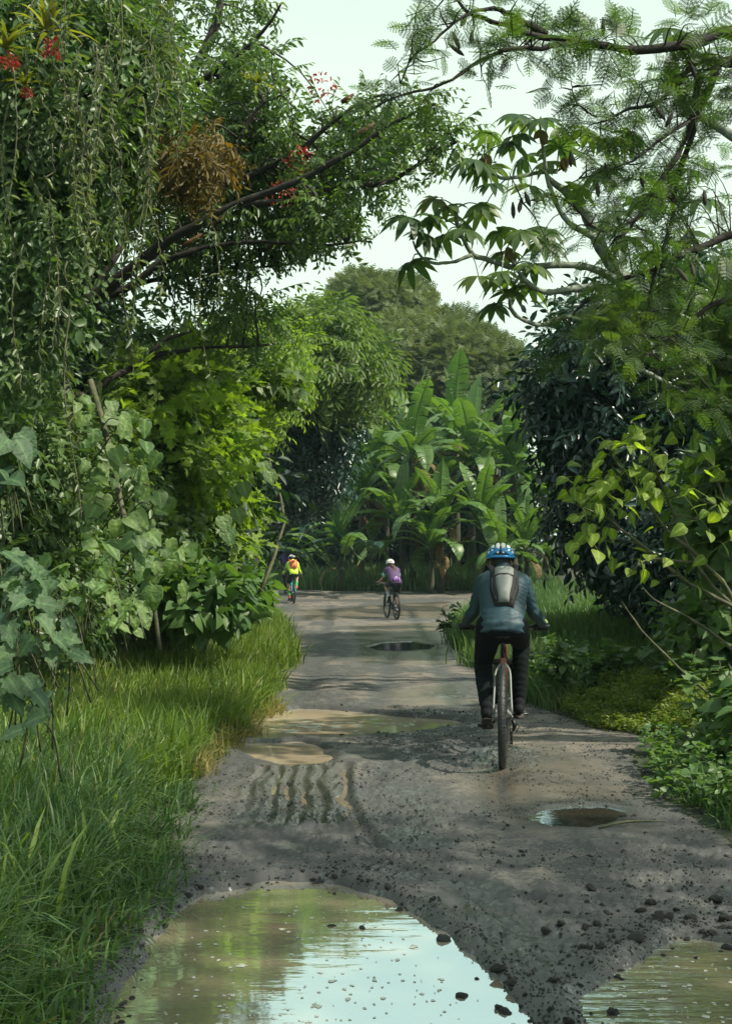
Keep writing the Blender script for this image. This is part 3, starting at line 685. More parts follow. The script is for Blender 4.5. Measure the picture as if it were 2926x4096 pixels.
spots = [(rng.uniform(70, 178), rng.uniform(-60, 110)) for _ in range(26)] + [(rng.uniform(0, 80), rng.uniform(-20, 330)) for _ in range(12)] + [(205, 165), (216, 150), (152, 170), (128, 210), (118, 160), (205, 255)]
for i, (x, y) in enumerate(spots):
    o = vp[i] if i < 4 else copy_tree(vp[i % 4])
    o.location = tuple(P(x, y, rng.uniform(8.6, 9.3) + (.5 if x > 100 else 0) + (1.5 if x > 190 else 0))); o.rotation_euler.z = rng.uniform(0, 6.28); s = rng.uniform(.75, 1.15); o.scale = (s, s, s)
    if x < 80: o['label'] = 'vine strand with small leaves dangling at the left edge, below the bromeliads'; o['group'] = 'vine strands dangling at the left edge'
# -- bromeliads
def bromeliad(x, y, D_, s, label, red):
    e_ = empty('bromeliad', P(x, y, D_), label, 'bromeliad'); g_ = Geo(); c = P(x, y, D_)
    for k in range(16):
        a = k * 2.4 + rng.random(); el = rng.uniform(.3, 1.2); d = A(math.cos(a) * math.cos(el), math.sin(a) * math.cos(el), math.sin(el)); L_ = s * rng.uniform(.7, 1.1)
        t = np.linspace(0, 1, 6)[:, None]; mid = c + d * L_ * t + A(0, 0, -.45) * L_ * t ** 2; w = (.05 * s * (1 - t ** 1.5) + .002); sd = unit(np.cross(d, A(0, 0, 1)))
        V = np.concatenate([mid - sd * w, mid + sd * w]); i = np.arange(5); g_.add(V, np.stack([i, i + 1, i + 7, i + 6], 1))
    g_.build('leaves', M_brom, e_)
    if red:
        g2 = Geo(); fill(g2, np.append(c + A(.06, -.05, -.16) * s * 2, .12 * s * 1.4)[None], [T_lance], 60, .09 * s * 1.5); g2.build('flowers', M_red, e_)
bromeliad(48, 32, 8.9, .42, 'yellow green spiky bromeliad with red flowers beneath it, near the top left corner', True)
bromeliad(6, 48, 8.8, .36, 'yellow green bromeliad with red flowers cut by the left edge of the view', True)
bromeliad(24, 84, 8.8, .22, 'small bromeliad with a dull red flower under the two bigger ones', True)
bromeliad(257, 84, 13.2, .34, 'small yellow green bromeliad sitting on a limb of the spreading tree', False)

# -- maple-leaved vine bank along the track
e = empty('lobed_leaf_vine_bank', (-3.0, 18, .3), 'bright yellow green bank of vine with small lobed leaves to the left of the track', 'vine')
Dl = lambda x, y: 12.0 + max(0, (x - 140)) * .075
cl = clumps_px([(120, 350), (200, 345), (260, 350), (312, 358), (296, 385), (262, 400), (278, 420), (252, 430), (250, 470), (262, 500), (246, 530), (240, 560), (238, 590), (215, 600), (160, 560), (120, 470)], 190, lambda x, y: Dl(x, y), lambda x, y: Dl(x, y) + 3.2, .34, .62)
gt = Geo(); st = [limb(gt, pp([(150 + 18 * k, 640 - 8 * k), (150 + 20 * k + rng.normal() * 8, 520), (150 + 19 * k, 420), (170 + 18 * k, 370)], 14 + k, 15.5 + k), .03, .01, wob=.1) for k in range(7)]
twig_to(gt, cl, st, .012, .003); gt.build('stems', B_twig, e, smooth=True)
gc = Geo(); fill(gc, cl, twigs(6, .42, T_maple, .125, 4, droop=.3, hang=.3) , 26, 1., droop=.2, up=.9); gc.build('leaves', M_maple, e)
# bright tip sprays at the right border
gc = Geo(); cl2 = clumps_px([(225, 360), (285, 368), (312, 385), (296, 400), (262, 395), (235, 405)], 14, 17.5, 20, .25, .4); fill(gc, cl2, T_maple, 60, .17); gc.build('young_leaves', M_yel, e)

# -- dark understorey filling the bank between them
e = empty('thicket', (-4.5, 12, .2), 'dark tangled thicket of small leaves low on the left bank behind the tall grass', 'bush')
cl = clumps_px([(-60, 400), (60, 400), (130, 420), (180, 470), (250, 580), (290, 610), (60, 660), (-60, 640)], 130, lambda x, y: 9.2 + max(0, x) * .03, lambda x, y: 12.5 + max(0, x) * .05, .3, .55)
gt = Geo(); st = [limb(gt, [A(-4.4 + .35 * k, 10 + k, 0), A(-4.4 + .3 * k, 10.3 + k, 1.1), A(-4.2 + .3 * k, 10 + k, 2.3)], .03, .01, wob=.15) for k in range(8)]
twig_to(gt, cl, st, .012, .003, frac=.6); gt.build('stems', B_twig, e)
gc = Geo(); fill(gc, cl, TW_vine + TW_vine2, 60, 1.0); gc.build('leaves', M_vine, e)
# deep wood behind the bank, closes the gaps
e = empty('dense_tree', (-8, 20, 0), 'dense dark tree mass filling the depth behind the left bank', 'tree')
cl = clumps_px([(-120, -120), (150, -120), (150, 120), (110, 240), (150, 330), (250, 420), (285, 560), (285, 610), (-120, 640)], 170, 17, 22, .7, 1.3)
gt = Geo(); st = [limb(gt, [A(-8, 20, 0), A(-7.6, 20, 3), A(-7, 19.5, 7), A(-6.5, 19, 10)], .3, .08, wob=.2)]
twig_to(gt, cl, st, .06, .01, frac=.25); gt.build('trunk', B_dark, e, smooth=True)
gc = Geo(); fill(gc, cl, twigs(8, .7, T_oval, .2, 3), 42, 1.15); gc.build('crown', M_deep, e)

# -- big pale heart leaves tumbling down the bank
e = empty('heart_leaf_vine', P(180, 600, 11) * A(1, 1, 0), 'vine with very large pale green heart shaped leaves tumbling down the left bank', 'vine')
gt = Geo(); hp = [(88, 400, 10.6), (100, 412, 10.4), (118, 420, 10.2), (122, 436, 10.1), (138, 432, 10.2), (126, 462, 10), (140, 470, 9.9), (150, 486, 9.9), (108, 478, 9.9), (118, 492, 9.8), (132, 500, 9.7), (104, 500, 9.8), (126, 515, 9.6), (150, 505, 9.7), (162, 520, 9.7), (130, 540, 9.5), (144, 548, 9.5), (152, 540, 9.5), (165, 548, 9.5), (176, 562, 9.4), (186, 568, 9.4), (148, 566, 9.4), (132, 590, 9.3), (150, 598, 9.3), (92, 435, 10.2), (80, 415, 10.6), (112, 450, 10), (158, 575, 9.3), (100, 520, 9.6), (170, 500, 10), (95, 455, 10), (118, 560, 9.4), (140, 610, 9.2)]
for (x, y, D_) in hp:
    p0 = P(x, y, D_); V, F = tube([p0 + A(-.25, .35, -.1), p0 + A(-.1, .12, .02), p0], [.008, .006, .004], 4, sub=3); gt.add(V, F)
limb(gt, [P(90, 380, 11), P(110, 450, 10.8), P(125, 520, 10.2), P(150, 590, 9.9), P(160, 650, 9.9)], .03, .015); gt.build('stem', B_twig, e)
for i, (x, y, D_) in enumerate(hp):
    g_ = Geo()
    for j in range(3):
        p0 = P(x + rng.normal() * 11, y + rng.normal() * 12, D_ + rng.normal() * .15)
        d = A(.35 + rng.normal() * .5, -.25 + rng.normal() * .3, -.75 + rng.normal() * .2); nn = A(.35 + rng.normal() * .3, -.75, .55 + rng.normal() * .25)
        g_ = Geo(); place(g_, T_heart[rng.integers(3)], p0[None], d, nn, rng.uniform(.08, .18)); g_.build('leaf', M_heartL, e)
for (x, y, D_) in ((233, 487, 15), (242, 482, 15), (236, 508, 14.6), (226, 528, 14), (222, 516, 14), (262, 462, 17), (268, 470, 17)):
    g_ = Geo(); place(g_, T_heart[0], P(x, y, D_)[None], A(.3, -.2, -.9), A(.2, -.8, .5), .22); g_.build('leaf', M_heartL, e)

# -- velvety lobed plant low at left edge, near
def broad_plant(name, label, cat, spots_, base, size, mat, Ts, group=None, stems=True, down=.5, face=-.6):
    e_ = empty(name, base, label, cat, group); gs = Geo(); spots_ = [q_ for s_ in spots_ for q_ in (s_, (s_[0] + rng.normal() * 9, s_[1] + 8 + rng.normal() * 7, s_[2] + rng.normal() * .1))]
    base = np.asarray(base, float)
    for i, (x, y, D_) in enumerate(spots_):
        p0 = P(x, y, D_); q = base + A(rng.normal() * .08, rng.normal() * .08, 0)
        q = p0 * .45 + q * .55 if i % 8 == 0 else p0 + A(rng.normal() * .12, .35, -.35)
        V, F = tube([q, (q + p0) / 2 + A(0, .05, .06), p0], [.006, .005, .003], 5, sub=3); gs.add(V, F)
        k = 3
        for j in range(k):
            g_ = Geo()
            a = rng.random() * 6.28; d = A(math.cos(a), math.sin(a) * .7 - .25, -down + rng.normal() * .3); nn = A(rng.normal() * .4, face + rng.normal() * .3, .8)
            place(g_, Ts[rng.integers(len(Ts))], p0[None] + rng.normal(size=(1, 3)) * .05, d, nn, size * rng.uniform(.7, 1.15)); g_.build('leaf', mat, e_)
    gs.build('stem', B_twig, e_); return e_
broad_plant('broad_leaf_plant', 'velvety plant with big lobed leaves at the lower left edge, above the dark grass', 'plant',
            [(8, 590, 6.6), (30, 600, 6.6), (20, 574, 6.8), (48, 590, 6.7), (62, 602, 6.8), (10, 625, 6.5), (35, 628, 6.5), (55, 640, 6.5), (40, 660, 6.4), (22, 690, 6.3), (15, 655, 6.4), (38, 578, 6.9), (0, 564, 6.9), (30, 708, 6.2)], P(25, 760, 6.9) * A(1, 1, 0), .14, M_sol, T_lobed)
broad_plant('broad_leaf_plant', 'lighter lobed leaf plant standing between the velvety plant and the thicket', 'plant',
            [(95, 552, 8.8), (100, 584, 8.7), (62, 566, 8.8), (110, 604, 8.7), (82, 585, 8.8), (122, 592, 8.9)], P(95, 640, 9.2) * A(1, 1, 0), .14, M_heartL, T_maple)
broad_plant('broad_leaf_plant', 'shaded big leaved plant high on the left edge below the vine covered tree', 'plant',
            [(0, 440, 7.5), (8, 452, 7.6), (2, 470, 7.5), (-10, 480, 7.4)], P(-25, 700, 7.9) * A(1, 1, 0), .17, M_sol, T_heart)
# -- leafy edge bush by the far riders
def shrub(label, poly, n, D0, D1, r0, r1, Ts, per, size, mat, name='bush', cat='bush', group=None, **kw):
    cl = clumps_px(poly, n, D0, D1, r0, r1); b_ = base_of(cl); e_ = empty(name, b_, label, cat, group)
    gt_ = Geo(); zt = cl[:, 2].max(); st_ = [limb(gt_, [b_ + A(a, c_, 0), b_ + A(a * 1.5, c_ * 1.5, zt * .4), b_ + A(a * 2, c_ * 2, zt * .75)], .03, .008, wob=.05) for a, c_ in rng.normal(size=(4, 2)) * .1]
    twig_to(gt_, cl, st_, .010, .003, frac=.7); gt_.build('stems', B_twig, e_); gc_ = Geo(); fill(gc_, cl, Ts, per, size, **kw); gc_.build('leaves', mat, e_); return e_
shrub('dusty green leafy bush spilling to the track beside the rider in yellow', [(215, 570), (240, 560), (250, 580), (262, 598), (268, 608), (262, 612), (240, 612), (205, 600)], 26, 21, 27, .35, .6, T_heart, 90, .24, M_weed)
shrub('low creeper bush with dull leaves at the foot of the left bank', [(140, 560), (200, 560), (250, 590), (262, 618), (200, 630), (150, 640)], 26, 13, 18, .3, .5, T_heart + [T_oval], 100, .17, M_weed)
# -- trees farther along the left
def far_tree(label, poly, n, D0, D1, r0, r1, Ts, per, size, mat, bark=B_dark, name='tree', group=None, th=.25, shift=(0, 0, 0), **kw):
    cl = clumps_px(poly, n, D0, D1, r0, r1); b_ = base_of(cl) + A(*shift); e_ = empty(name, b_, label, 'tree', group); zt = cl[:, 2].max()
    gt_ = Geo(); hi = cl[np.argsort(-cl[:, 2])[:max(6, len(cl) // 2)]]; st_ = [limb(gt_, [b_, b_ + A(.05, 0, zt * .3), b_ * .6 + q_[:3] * .4 + A(0, 0, zt * .3), q_[:3]], th, th * .2, wob=.12) for q_ in hi[rng.integers(0, len(hi), 5)]]
    twig_to(gt_, cl, st_, th * .22, .01, frac=.6); gt_.build('trunk', bark, e_, smooth=True); gc_ = Geo(); fill(gc_, cl, Ts, per, size, **kw); gc_.build('crown', mat, e_); return e_
far_tree('small leaved glossy dark tree in shade behind the purple rider at the left bend', [(262, 430), (282, 400), (325, 392), (345, 420), (342, 450), (330, 480), (312, 505), (275, 515), (240, 520), (250, 470)], 65, 37, 43, .8, 1.5, twigs(8, .6, T_oval, .2, 3), 46, 1.2, M_dark, shift=(-1.6, 3, 0))
far_tree('yellow green tree in light beyond the left bank, reaching toward the banana plants', [(272, 345), (290, 318), (318, 310), (345, 318), (352, 345), (385, 372), (392, 385), (368, 395), (385, 425), (360, 452), (330, 440), (340, 410), (300, 395), (262, 400)], 70, 34, 41, .7, 1.3, twigs(8, .7, T_lance, .26, 3, hang=.8), 44, 1.2, M_yel, shift=(-2.2, 1.5, 0))
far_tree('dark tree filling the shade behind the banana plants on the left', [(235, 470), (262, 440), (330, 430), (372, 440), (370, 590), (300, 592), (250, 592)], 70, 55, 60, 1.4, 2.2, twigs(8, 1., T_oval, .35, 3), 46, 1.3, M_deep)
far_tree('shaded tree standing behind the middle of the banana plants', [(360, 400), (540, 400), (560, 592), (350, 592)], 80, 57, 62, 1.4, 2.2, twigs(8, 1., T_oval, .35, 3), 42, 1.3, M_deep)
far_tree('mid green tree in the gap above the left bend', [(205, 320), (290, 325), (300, 350), (280, 430), (200, 430)], 45, 26, 33, .8, 1.3, TW_mah, 50, 1.5, M_maple)
# -- olive feathery trees at the back
CB = [comb(5, 1.0, .42), comb(5, .9, .5)]
far_tree('tall olive feathery tree with a flat rounded top, highest of the trees at the back', [(337, 292), (345, 279), (378, 280), (400, 284), (418, 296), (428, 310), (405, 325), (352, 322)], 60, 66, 72, 1.0, 1.9, CB, 340, .46, M_olive, th=.5)
far_tree('wide hazy olive tree crown rising behind the banana plants', [(350, 318), (400, 302), (425, 296), (455, 296), (480, 303), (510, 318), (530, 335), (545, 400), (545, 450), (340, 450), (345, 380)], 170, 60, 72, .9, 2.6, CB, 460, .46, M_olive, th=.5)

# ================================================================== BANANAS
def banana_leaf(L_, w, rise, bend, az, base, dry=0.):
    """midrib arch with torn blade strips"""
    g_ = Geo(); n = 22; t = np.linspace(0, 1, n + 1)
    ang = rise - bend * t ** 1.3; ds = L_ / n
    h = np.concatenate([[0], np.cumsum(np.cos(ang[:-1]) * ds)]); z = np.concatenate([[0], np.cumsum(np.sin(ang[:-1]) * ds)])
    ca, sa = math.cos(az), math.sin(az); mid = np.stack([base[0] + h * ca, base[1] + h * sa, base[2] + z], 1)
    tan = unit(np.gradient(mid, axis=0)); side = unit(A(-sa, ca, 0)); nor = unit(np.cross(side[None], tan) * -1)
    V, F = tube(mid, np.linspace(.035, .006, n + 1) * L_ / 2.2, 5); g_.add(V, F, r=.9)
    pet = .12; fold = rng.uniform(.15, .5)
    for s in (-1, 1):
        k = 26; tears = np.sort(rng.choice(np.arange(1, k), rng.integers(6, 13), False)); seg = np.zeros(k, int)
        for q in tears: seg[q:] += 1
        dr = rng.uniform(-.08, .45, 20)
        e_ = pet + (1 - pet) * np.arange(k + 1) / k
        for i in range(k):
            a0, a1 = e_[i], e_[i + 1]; 
            if i + 1 < k and seg[i + 1] != seg[i]: a1 -= .010
            V = []
            for a in (a0, a1):
                p = np.array([np.interp(a, t, mid[:, j]) for j in range(3)]); T_ = np.array([np.interp(a, t, tan[:, j]) for j in range(3)]); Nn = np.array([np.interp(a, t, nor[:, j]) for j in range(3)])
                u = (a - pet) / (1 - pet); ww = w * (math.sin(PI * min(1, u * .93 + .07)) ** .42 if u < .97 else .35)
                if u > .8: ww *= math.sqrt(max(0, (1.01 - u) / .21)) * .95 + .05
                tipshift = T_ * ww * (.25 - .3 * dr[seg[i]])
                V += [p, p + s * side * ww * .5 * math.cos(fold) + Nn * ww * .5 * math.sin(fold) + tipshift * .5,
                      p + s * side * ww * math.cos(dr[seg[i]]) - A(0, 0, 1) * ww * (dr[seg[i]] * .9) + Nn * ww * math.sin(fold) * .5 + tipshift]
            g_.add(np.array(V), np.array([[0, 1, 4, 3], [1, 2, 5, 4]]), r=np.clip(.3 + .25 * rng.random() + .15 * (s > 0), 0, 1))
    return g_
ban = [  # pixel x, top y of stem, D, scale, n leaves
    (412, 455, 49, 1.0), (470, 462, 51, 1.12), (512, 470, 50, 1.0), (360, 495, 50, .95), (545, 500, 49, .9), (440, 520, 47, .8), (480, 520, 47.5, .85), (400, 520, 48, .8), (525, 545, 47.5, .75), (455, 440, 54, 1.1), (385, 470, 54, .9), (340, 545, 48, .75), (345, 490, 52, .95), (430, 545, 46.5, .7), (500, 555, 46.5, .7), (560, 470, 53, 1.0)]
ban_labels = ['banana plant with tall upright bright leaves, left of the middle of the clump', 'tallest banana plant, in the middle of the clump, with an erect leaf above the rest', 'broad banana plant right of the tallest one, over the head of the nearest rider',
              'banana plant at the left edge of the clump with arching leaves', 'banana plant at the right edge of the clump beside the dark tree', 'low banana plant with hanging torn leaves at the front, above the rider in purple',
              'low banana plant in front of the tallest one with split drooping leaves', 'shorter banana plant at the front left with leaves bent over', 'small banana plant low at the right behind the nearest rider\'s helmet',
              'banana plant rising behind the tallest one, its upper leaves showing', 'banana plant at the back left, mostly behind the edge plant', 'bluish low banana plant at the far left of the clump by the track bend', 'banana plant at the far left back of the clump beside the dark tree', 'young banana plant low at the front, right of the rider in purple', 'young banana plant low at the front, just left of the nearest rider', 'banana plant at the back right, showing above the dark tree']
for i, (x, y, D_, s) in enumerate(ban):
    top = P(x, y, D_); gz = float(hgt(np.array([top[0]]), np.array([D_]))[0]); bs = A(top[0], D_, gz)
    e = empty('banana_plant', bs, ban_labels[i], 'banana plant', 'banana plants in the clump beyond the track')
    g_ = Geo(); limb(g_, [bs, bs + (top - bs) * .5 + A(.05, 0, 0), top], .17 * s, .09 * s, 10); g_.build('pseudostem', B_stem, e, smooth=True)
    nl = 13 if i < 5 else 12
    for k in range(nl):
        az = k * 2.4 + i + rng.normal() * .2; u = k / nl
        rise = 1.45 - 1.0 * u + rng.normal() * .08; bend = .6 + 2.1 * u + rng.normal() * .15
        if k == 0: rise = 1.52; bend = .25
        L_ = s * rng.uniform(2.7, 3.7)
        banana_leaf(L_, s * rng.uniform(.34, .46), rise, bend, az, top + A(0, 0, -.25 * u)).build('leaf', M_banana, e)
    for k in range(3):   # hanging dead leaves round the stem
        banana_leaf(s * 1.7, s * .22, .2, 2.2, rng.random() * 6.28, top + A(0, 0, -.3 - .3 * k)).build('dead_leaf', M_bdry, e)
# shiny ginger-like big leaf plant at the left foot of the bananas
for k, (x, y, D_, lab) in enumerate(((322, 575, 46, 'low plant with long glossy drooping leaves left of the banana clump'), (352, 570, 45.5, 'glossy long leaved plant just behind the rider in purple, at the foot of the bananas'))):
    c = P(x, y, D_); e = empty('long_leaf_plant', c * A(1, 1, 0) + A(0, 0, .35), lab, 'plant')
    for j in range(11):
        banana_leaf(rng.uniform(1.8, 2.6), .26, rng.uniform(.7, 1.25), rng.uniform(1.2, 1.9), PI + rng.normal() * .8 if j % 3 else rng.random() * 6.28, c + A(rng.normal() * .6, rng.normal() * .3, rng.normal() * .3 + .2)).build('leaf', M_dark if j % 2 else M_banana, e)

# ================================================================== RIGHT SIDE
TW_dark = twigs(8, .5, T_oval, .17, 4, hang=.7)
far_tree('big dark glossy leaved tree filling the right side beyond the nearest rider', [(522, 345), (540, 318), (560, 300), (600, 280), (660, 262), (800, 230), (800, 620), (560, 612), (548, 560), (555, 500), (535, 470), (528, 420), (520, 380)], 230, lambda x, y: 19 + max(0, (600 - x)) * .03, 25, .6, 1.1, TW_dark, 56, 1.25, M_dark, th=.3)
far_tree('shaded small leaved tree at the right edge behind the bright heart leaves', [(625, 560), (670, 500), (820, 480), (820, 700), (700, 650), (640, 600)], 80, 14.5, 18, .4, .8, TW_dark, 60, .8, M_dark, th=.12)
# -- feathery tree, trunk outside the right edge, boughs crossing the sky
BP = [bipinnate(7, 8, .20, .075), bipinnate(6, 7, .17, .065)]
e = empty('feathery_tree', (6.4, 9.5, 0), 'feathery leaved tree leaning in from the right edge across the top of the sky', 'tree')
gt = Geo()
ac = [(pp([(935, 770), (925, 640), (900, 400), (860, 180), (800, 70), (731, 30)], 10, 9), .22, .06), (pp([(790, 60), (731, 30), (690, 45), (640, 48), (590, 44), (545, 36), (500, 22), (470, 14), (440, -10)], 9, 8.6), .045, .008),
      (pp([(590, 44), (560, 46), (520, 48), (480, 62), (440, 82), (408, 92), (385, 104)], 8.8, 8.4), .022, .005), (pp([(545, 36), (515, 22), (500, 10), (470, 12), (448, 30), (420, 52), (396, 80)], 8.8, 8.3), .022, .005),
      (pp([(860, 180), (780, 110), (731, 62), (710, 85), (690, 120), (668, 170), (640, 215), (612, 240)], 9.5, 9), .045, .007), (pp([(731, 62), (700, 62), (664, 98), (630, 110), (600, 120)], 9.2, 9), .03, .006),
      (pp([(700, 75), (690, 130), (672, 200), (660, 260), (645, 330)], 9.2, 9.4), .03, .008), (pp([(860, 250), (780, 240), (731, 235), (690, 250), (650, 270), (610, 285), (578, 315), (560, 345)], 10, 9.6), .04, .006),
      (pp([(900, 400), (800, 330), (731, 300), (690, 320), (650, 350)], 10, 9.6), .045, .008), (pp([(640, 215), (600, 230), (560, 195), (525, 200)], 9, 8.8), .014, .004), (pp([(690, 120), (650, 150), (610, 170), (575, 178)], 9, 8.8), .016, .004),
      (pp([(600, 120), (582, 112), (574, 95), (571, 80)], 9, 8.8), .008, .003), (pp([(900, 400), (820, 380), (760, 400), (700, 410)], 10, 10.4), .04, .012)]
paths = [limb(gt, p, a, b_, wob=.05) for p, a, b_ in ac]
c1 = clumps_px([(468, 20), (510, 8), (560, 12), (640, 10), (720, -10), (740, 60), (690, 58), (640, 50), (620, 75), (560, 78), (520, 78), (480, 82), (450, 100), (420, 86), (448, 62), (430, 55), (462, 36)], 42, 8.4, 9.4, .10, .18)
c2 = clumps_px([(600, 70), (660, 62), (731, 70), (731, 110), (690, 130), (640, 110)], 26, 8.8, 10, .14, .26)
c3 = clumps_px([(600, 150), (640, 120), (740, 110), (760, 430), (700, 440), (640, 420), (600, 390), (585, 340), (590, 300), (552, 250), (556, 205), (575, 185)], 85, 8.8, 10.6, .12, .26)
c4 = clumps_px([(700, 270), (800, 230), (820, 440), (690, 440)], 45, 10, 11.4, .3, .5)
c0 = []
for pth, k_ in ((1, 12), (2, 15), (3, 12), (4, 16), (5, 12), (6, 12), (7, 16), (9, 8), (10, 12), (11, 8), (12, 8)):
    q_ = paths[pth][len(paths[pth]) // 4:]; q_ = q_[rng.integers(0, len(q_), k_)]; c0.append(np.column_stack([q_ + rng.normal(size=q_.shape) * A(.12, .2, .10) + A(0, 0, -.03), rng.uniform(.06, .14, k_)]))
c0 = np.concatenate(c0); twig_to(gt, np.concatenate([c0, c1, c2, c3, c4]), paths, .007, .002)
gt.build('trunk', B_dark, e, smooth=True)
gc = Geo(); fill(gc, c0, BP, 4, 1.0, droop=.15, up=1., shell=.1); fill(gc, c1, BP, 4, 1.0, droop=.1, up=1., shell=.2); fill(gc, c2, BP, 6, 1.0, droop=.2, up=1.); fill(gc, c3, BP, 7, 1.0, droop=.3, up=.9, shell=.2); fill(gc, c4, BP, 26, 1.2, droop=.3)
c5 = np.column_stack([rng.uniform(2.8, 6.6, 130), rng.uniform(-.5, 5.2, 130), rng.uniform(4.8, 7.0, 130), rng.uniform(.35, .65, 130)]); fill(gc, c5, BP, 26, 1.3)  # out-of-view clumps, added to shade the near track and left verge
gc.build('crown', M_acacia, e)
gp_ = Geo()
for (x, y) in ((452, 32), (448, 44), (466, 16), (472, 30), (520, 200), (524, 192), (512, 202), (602, 18), (570, 150), (604, 163), (655, 107), (672, 112), (688, 60), (596, 182), (640, 172), (703, 190), (676, 268), (690, 262)):
    a_ = P(x, y, 8.8); d = A(rng.normal() * .5, rng.normal() * .3, -.8); V, F = tube([a_, a_ + d * .05, a_ + d * .10, a_ + d * .14], [.006, .016, .017, .005], 6, sub=2); g_ = Geo(); g_.add(V, F); g_.build('seed_pod', B_dark, e, smooth=True)
gy = Geo(); cy = clumps_px([(575, 322), (610, 300), (640, 305), (625, 345), (590, 350)], 10, 8.8, 9.3, .1, .2); fill(gy, cy, BP, 9, .9); gy.build('young_leaves', M_yel, e)

# -- cecropia-like tree with palmate leaves
def palm_leaf(seed):
    g = np.random.default_rng(seed); parts = []; k = 9
    for i in range(k):
        a = -2.45 + 4.9 * i / (k - 1) + g.normal() * .05; Ln = (.72 + .28 * math.cos(a * .55)) * g.uniform(.9, 1.05); dr = g.uniform(.45, .85); t = np.linspace(0, 1, 6); w = .15 * np.array([.22, .6, .95, 1.05, .75, .04])
        x = t * Ln * np.sin(a); y = t * Ln * np.cos(a); z = .12 * t - dr * t ** 2.1 * Ln; q = A(math.cos(a), -math.sin(a), 0)
        m_ = np.stack([x, y, z], 1); V = np.concatenate([m_, m_ - q * w[:, None] + A(0, 0, .025), m_ + q * w[:, None] + A(0, 0, .025)]); i_ = np.arange(5)
        parts.append((V, [np.concatenate([np.stack([i_, i_ + 1, i_ + 7, i_ + 6], 1), np.stack([i_, i_ + 12, i_ + 13, i_ + 1], 1)])], None))
    return t_join(parts)
T_palm = [palm_leaf(s_) for s_ in (1, 2, 3, 4)]
e = empty('palmate_leaf_tree', (4.6, 14.5, 0), 'pale branched tree with big umbrella like leaves against the sky on the right', 'tree')
gt = Geo()
ce = [(pp([(800, 700), (790, 640), (770, 470), (731, 372), (711, 341), (658, 313), (620, 277), (600, 247), (582, 209), (561, 189), (546, 177)], 15, 14), .16, .03), (pp([(850, 300), (790, 180), (731, 135), (703, 119), (681, 99), (676, 70), (668, 40)], 14.5, 14), .07, .02),
      (pp([(640, 296), (600, 272), (573, 265), (541, 266), (514, 268), (485, 259), (471, 252), (458, 227), (456, 208)], 14.2, 13.6), .05, .018), (pp([(600, 285), (559, 291), (541, 291), (523, 279), (514, 265), (504, 252)], 14, 13.5), .04, .018),
      (pp([(620, 300), (568, 315), (546, 324), (528, 323), (512, 312), (509, 298)], 14.2, 13.6), .035, .016), (pp([(556, 172), (532, 174), (505, 179), (489, 171), (483, 155)], 14, 13.6), .028, .014),
      (pp([(471, 255), (450, 262), (433, 263), (417, 254), (412, 240)], 13.7, 13.5), .02, .012), (pp([(600, 240), (575, 227), (561, 213), (552, 195), (546, 177), (541, 146), (539, 122)], 14, 13.6), .04, .014), (pp([(760, 430), (700, 400), (660, 380), (640, 370)], 15, 14), .05, .02),
      (pp([(711, 341), (716, 300), (690, 250), (686, 235)], 14.6, 14), .04, .015), (pp([(658, 313), (664, 290), (656, 255)], 14.4, 14), .03, .015)]
for p, a, b_ in ce: limb(gt, p, a, b_, wob=.02)
tips = [(521, 121), (541, 119), (510, 144), (488, 133), (466, 162), (478, 169), (491, 184), (523, 158), (559, 148), (530, 187), (447, 207), (408, 218), (424, 236), (444, 236), (465, 223), (411, 263), (429, 218), (498, 232), (480, 205), (505, 252), (532, 265), (520, 232), (543, 243), (478, 277), (512, 292), (494, 306), (501, 272), (584, 130), (594, 137), (667, 29), (681, 34), (627, 135), (676, 306), (656, 252), (636, 292), (685, 236), (647, 272), (703, 54), (600, 170), (575, 190), (640, 200), (700, 200), (720, 260), (610, 215), (625, 240), (668, 275), (700, 290), (690, 170), (560, 130)]
cel = []; tips = tips + [(x_ + rng.normal() * 9, y_ + rng.normal() * 8) for x_, y_ in tips[:44:2]]
for i, (x, y) in enumerate(tips):
    D_ = 13.6 + rng.uniform(-.35, .5); c = P(x, y, D_); allp = np.concatenate([np.array(p) for p, _, _ in ce]); a_ = allp[np.linalg.norm(allp - c, axis=1).argmin()]
    a_ = a_ if np.linalg.norm(a_ - c) < .9 else c + A(.25, .2, -.3)
    V, F = tube([a_, (a_ + c) / 2 + A(0, 0, .04), c], [.009, .007, .006], 5, sub=3); gt.add(V, F, r=.5); cel.append((c, a_))
gt.build('trunk', B_grey, e, smooth=True)
for i, (c, a_) in enumerate(cel):
    g_ = Geo(); h = unit((c - a_) * A(1, 1, 0) + rng.normal(size=3) * .02 + A(0, -.05, 0)); d = unit(h + A(0, 0, -.25)); nn = A(rng.normal() * .35, -.35 + rng.normal() * .35, 1)
    place(g_, T_palm[i % 4], c[None], d, nn, rng.uniform(.24, .33), rspread=.12); g_.build('leaf', M_cecr, e)
for (x, y) in ((504, 247), (484, 155), (560, 158), (541, 130)):
    g_ = Geo(); c = P(x, y, 13.5)[None]; place(g_, T_round, np.repeat(c, 3, 0) + rng.normal(size=(3, 3)) * .02, A(.1, 0, -1) + rng.normal(size=(3, 3)) * .2, A(0, -1, .1) + rng.normal(size=(3, 3)) * .4, .16); g_.build('dead_leaf', M_orange, e)

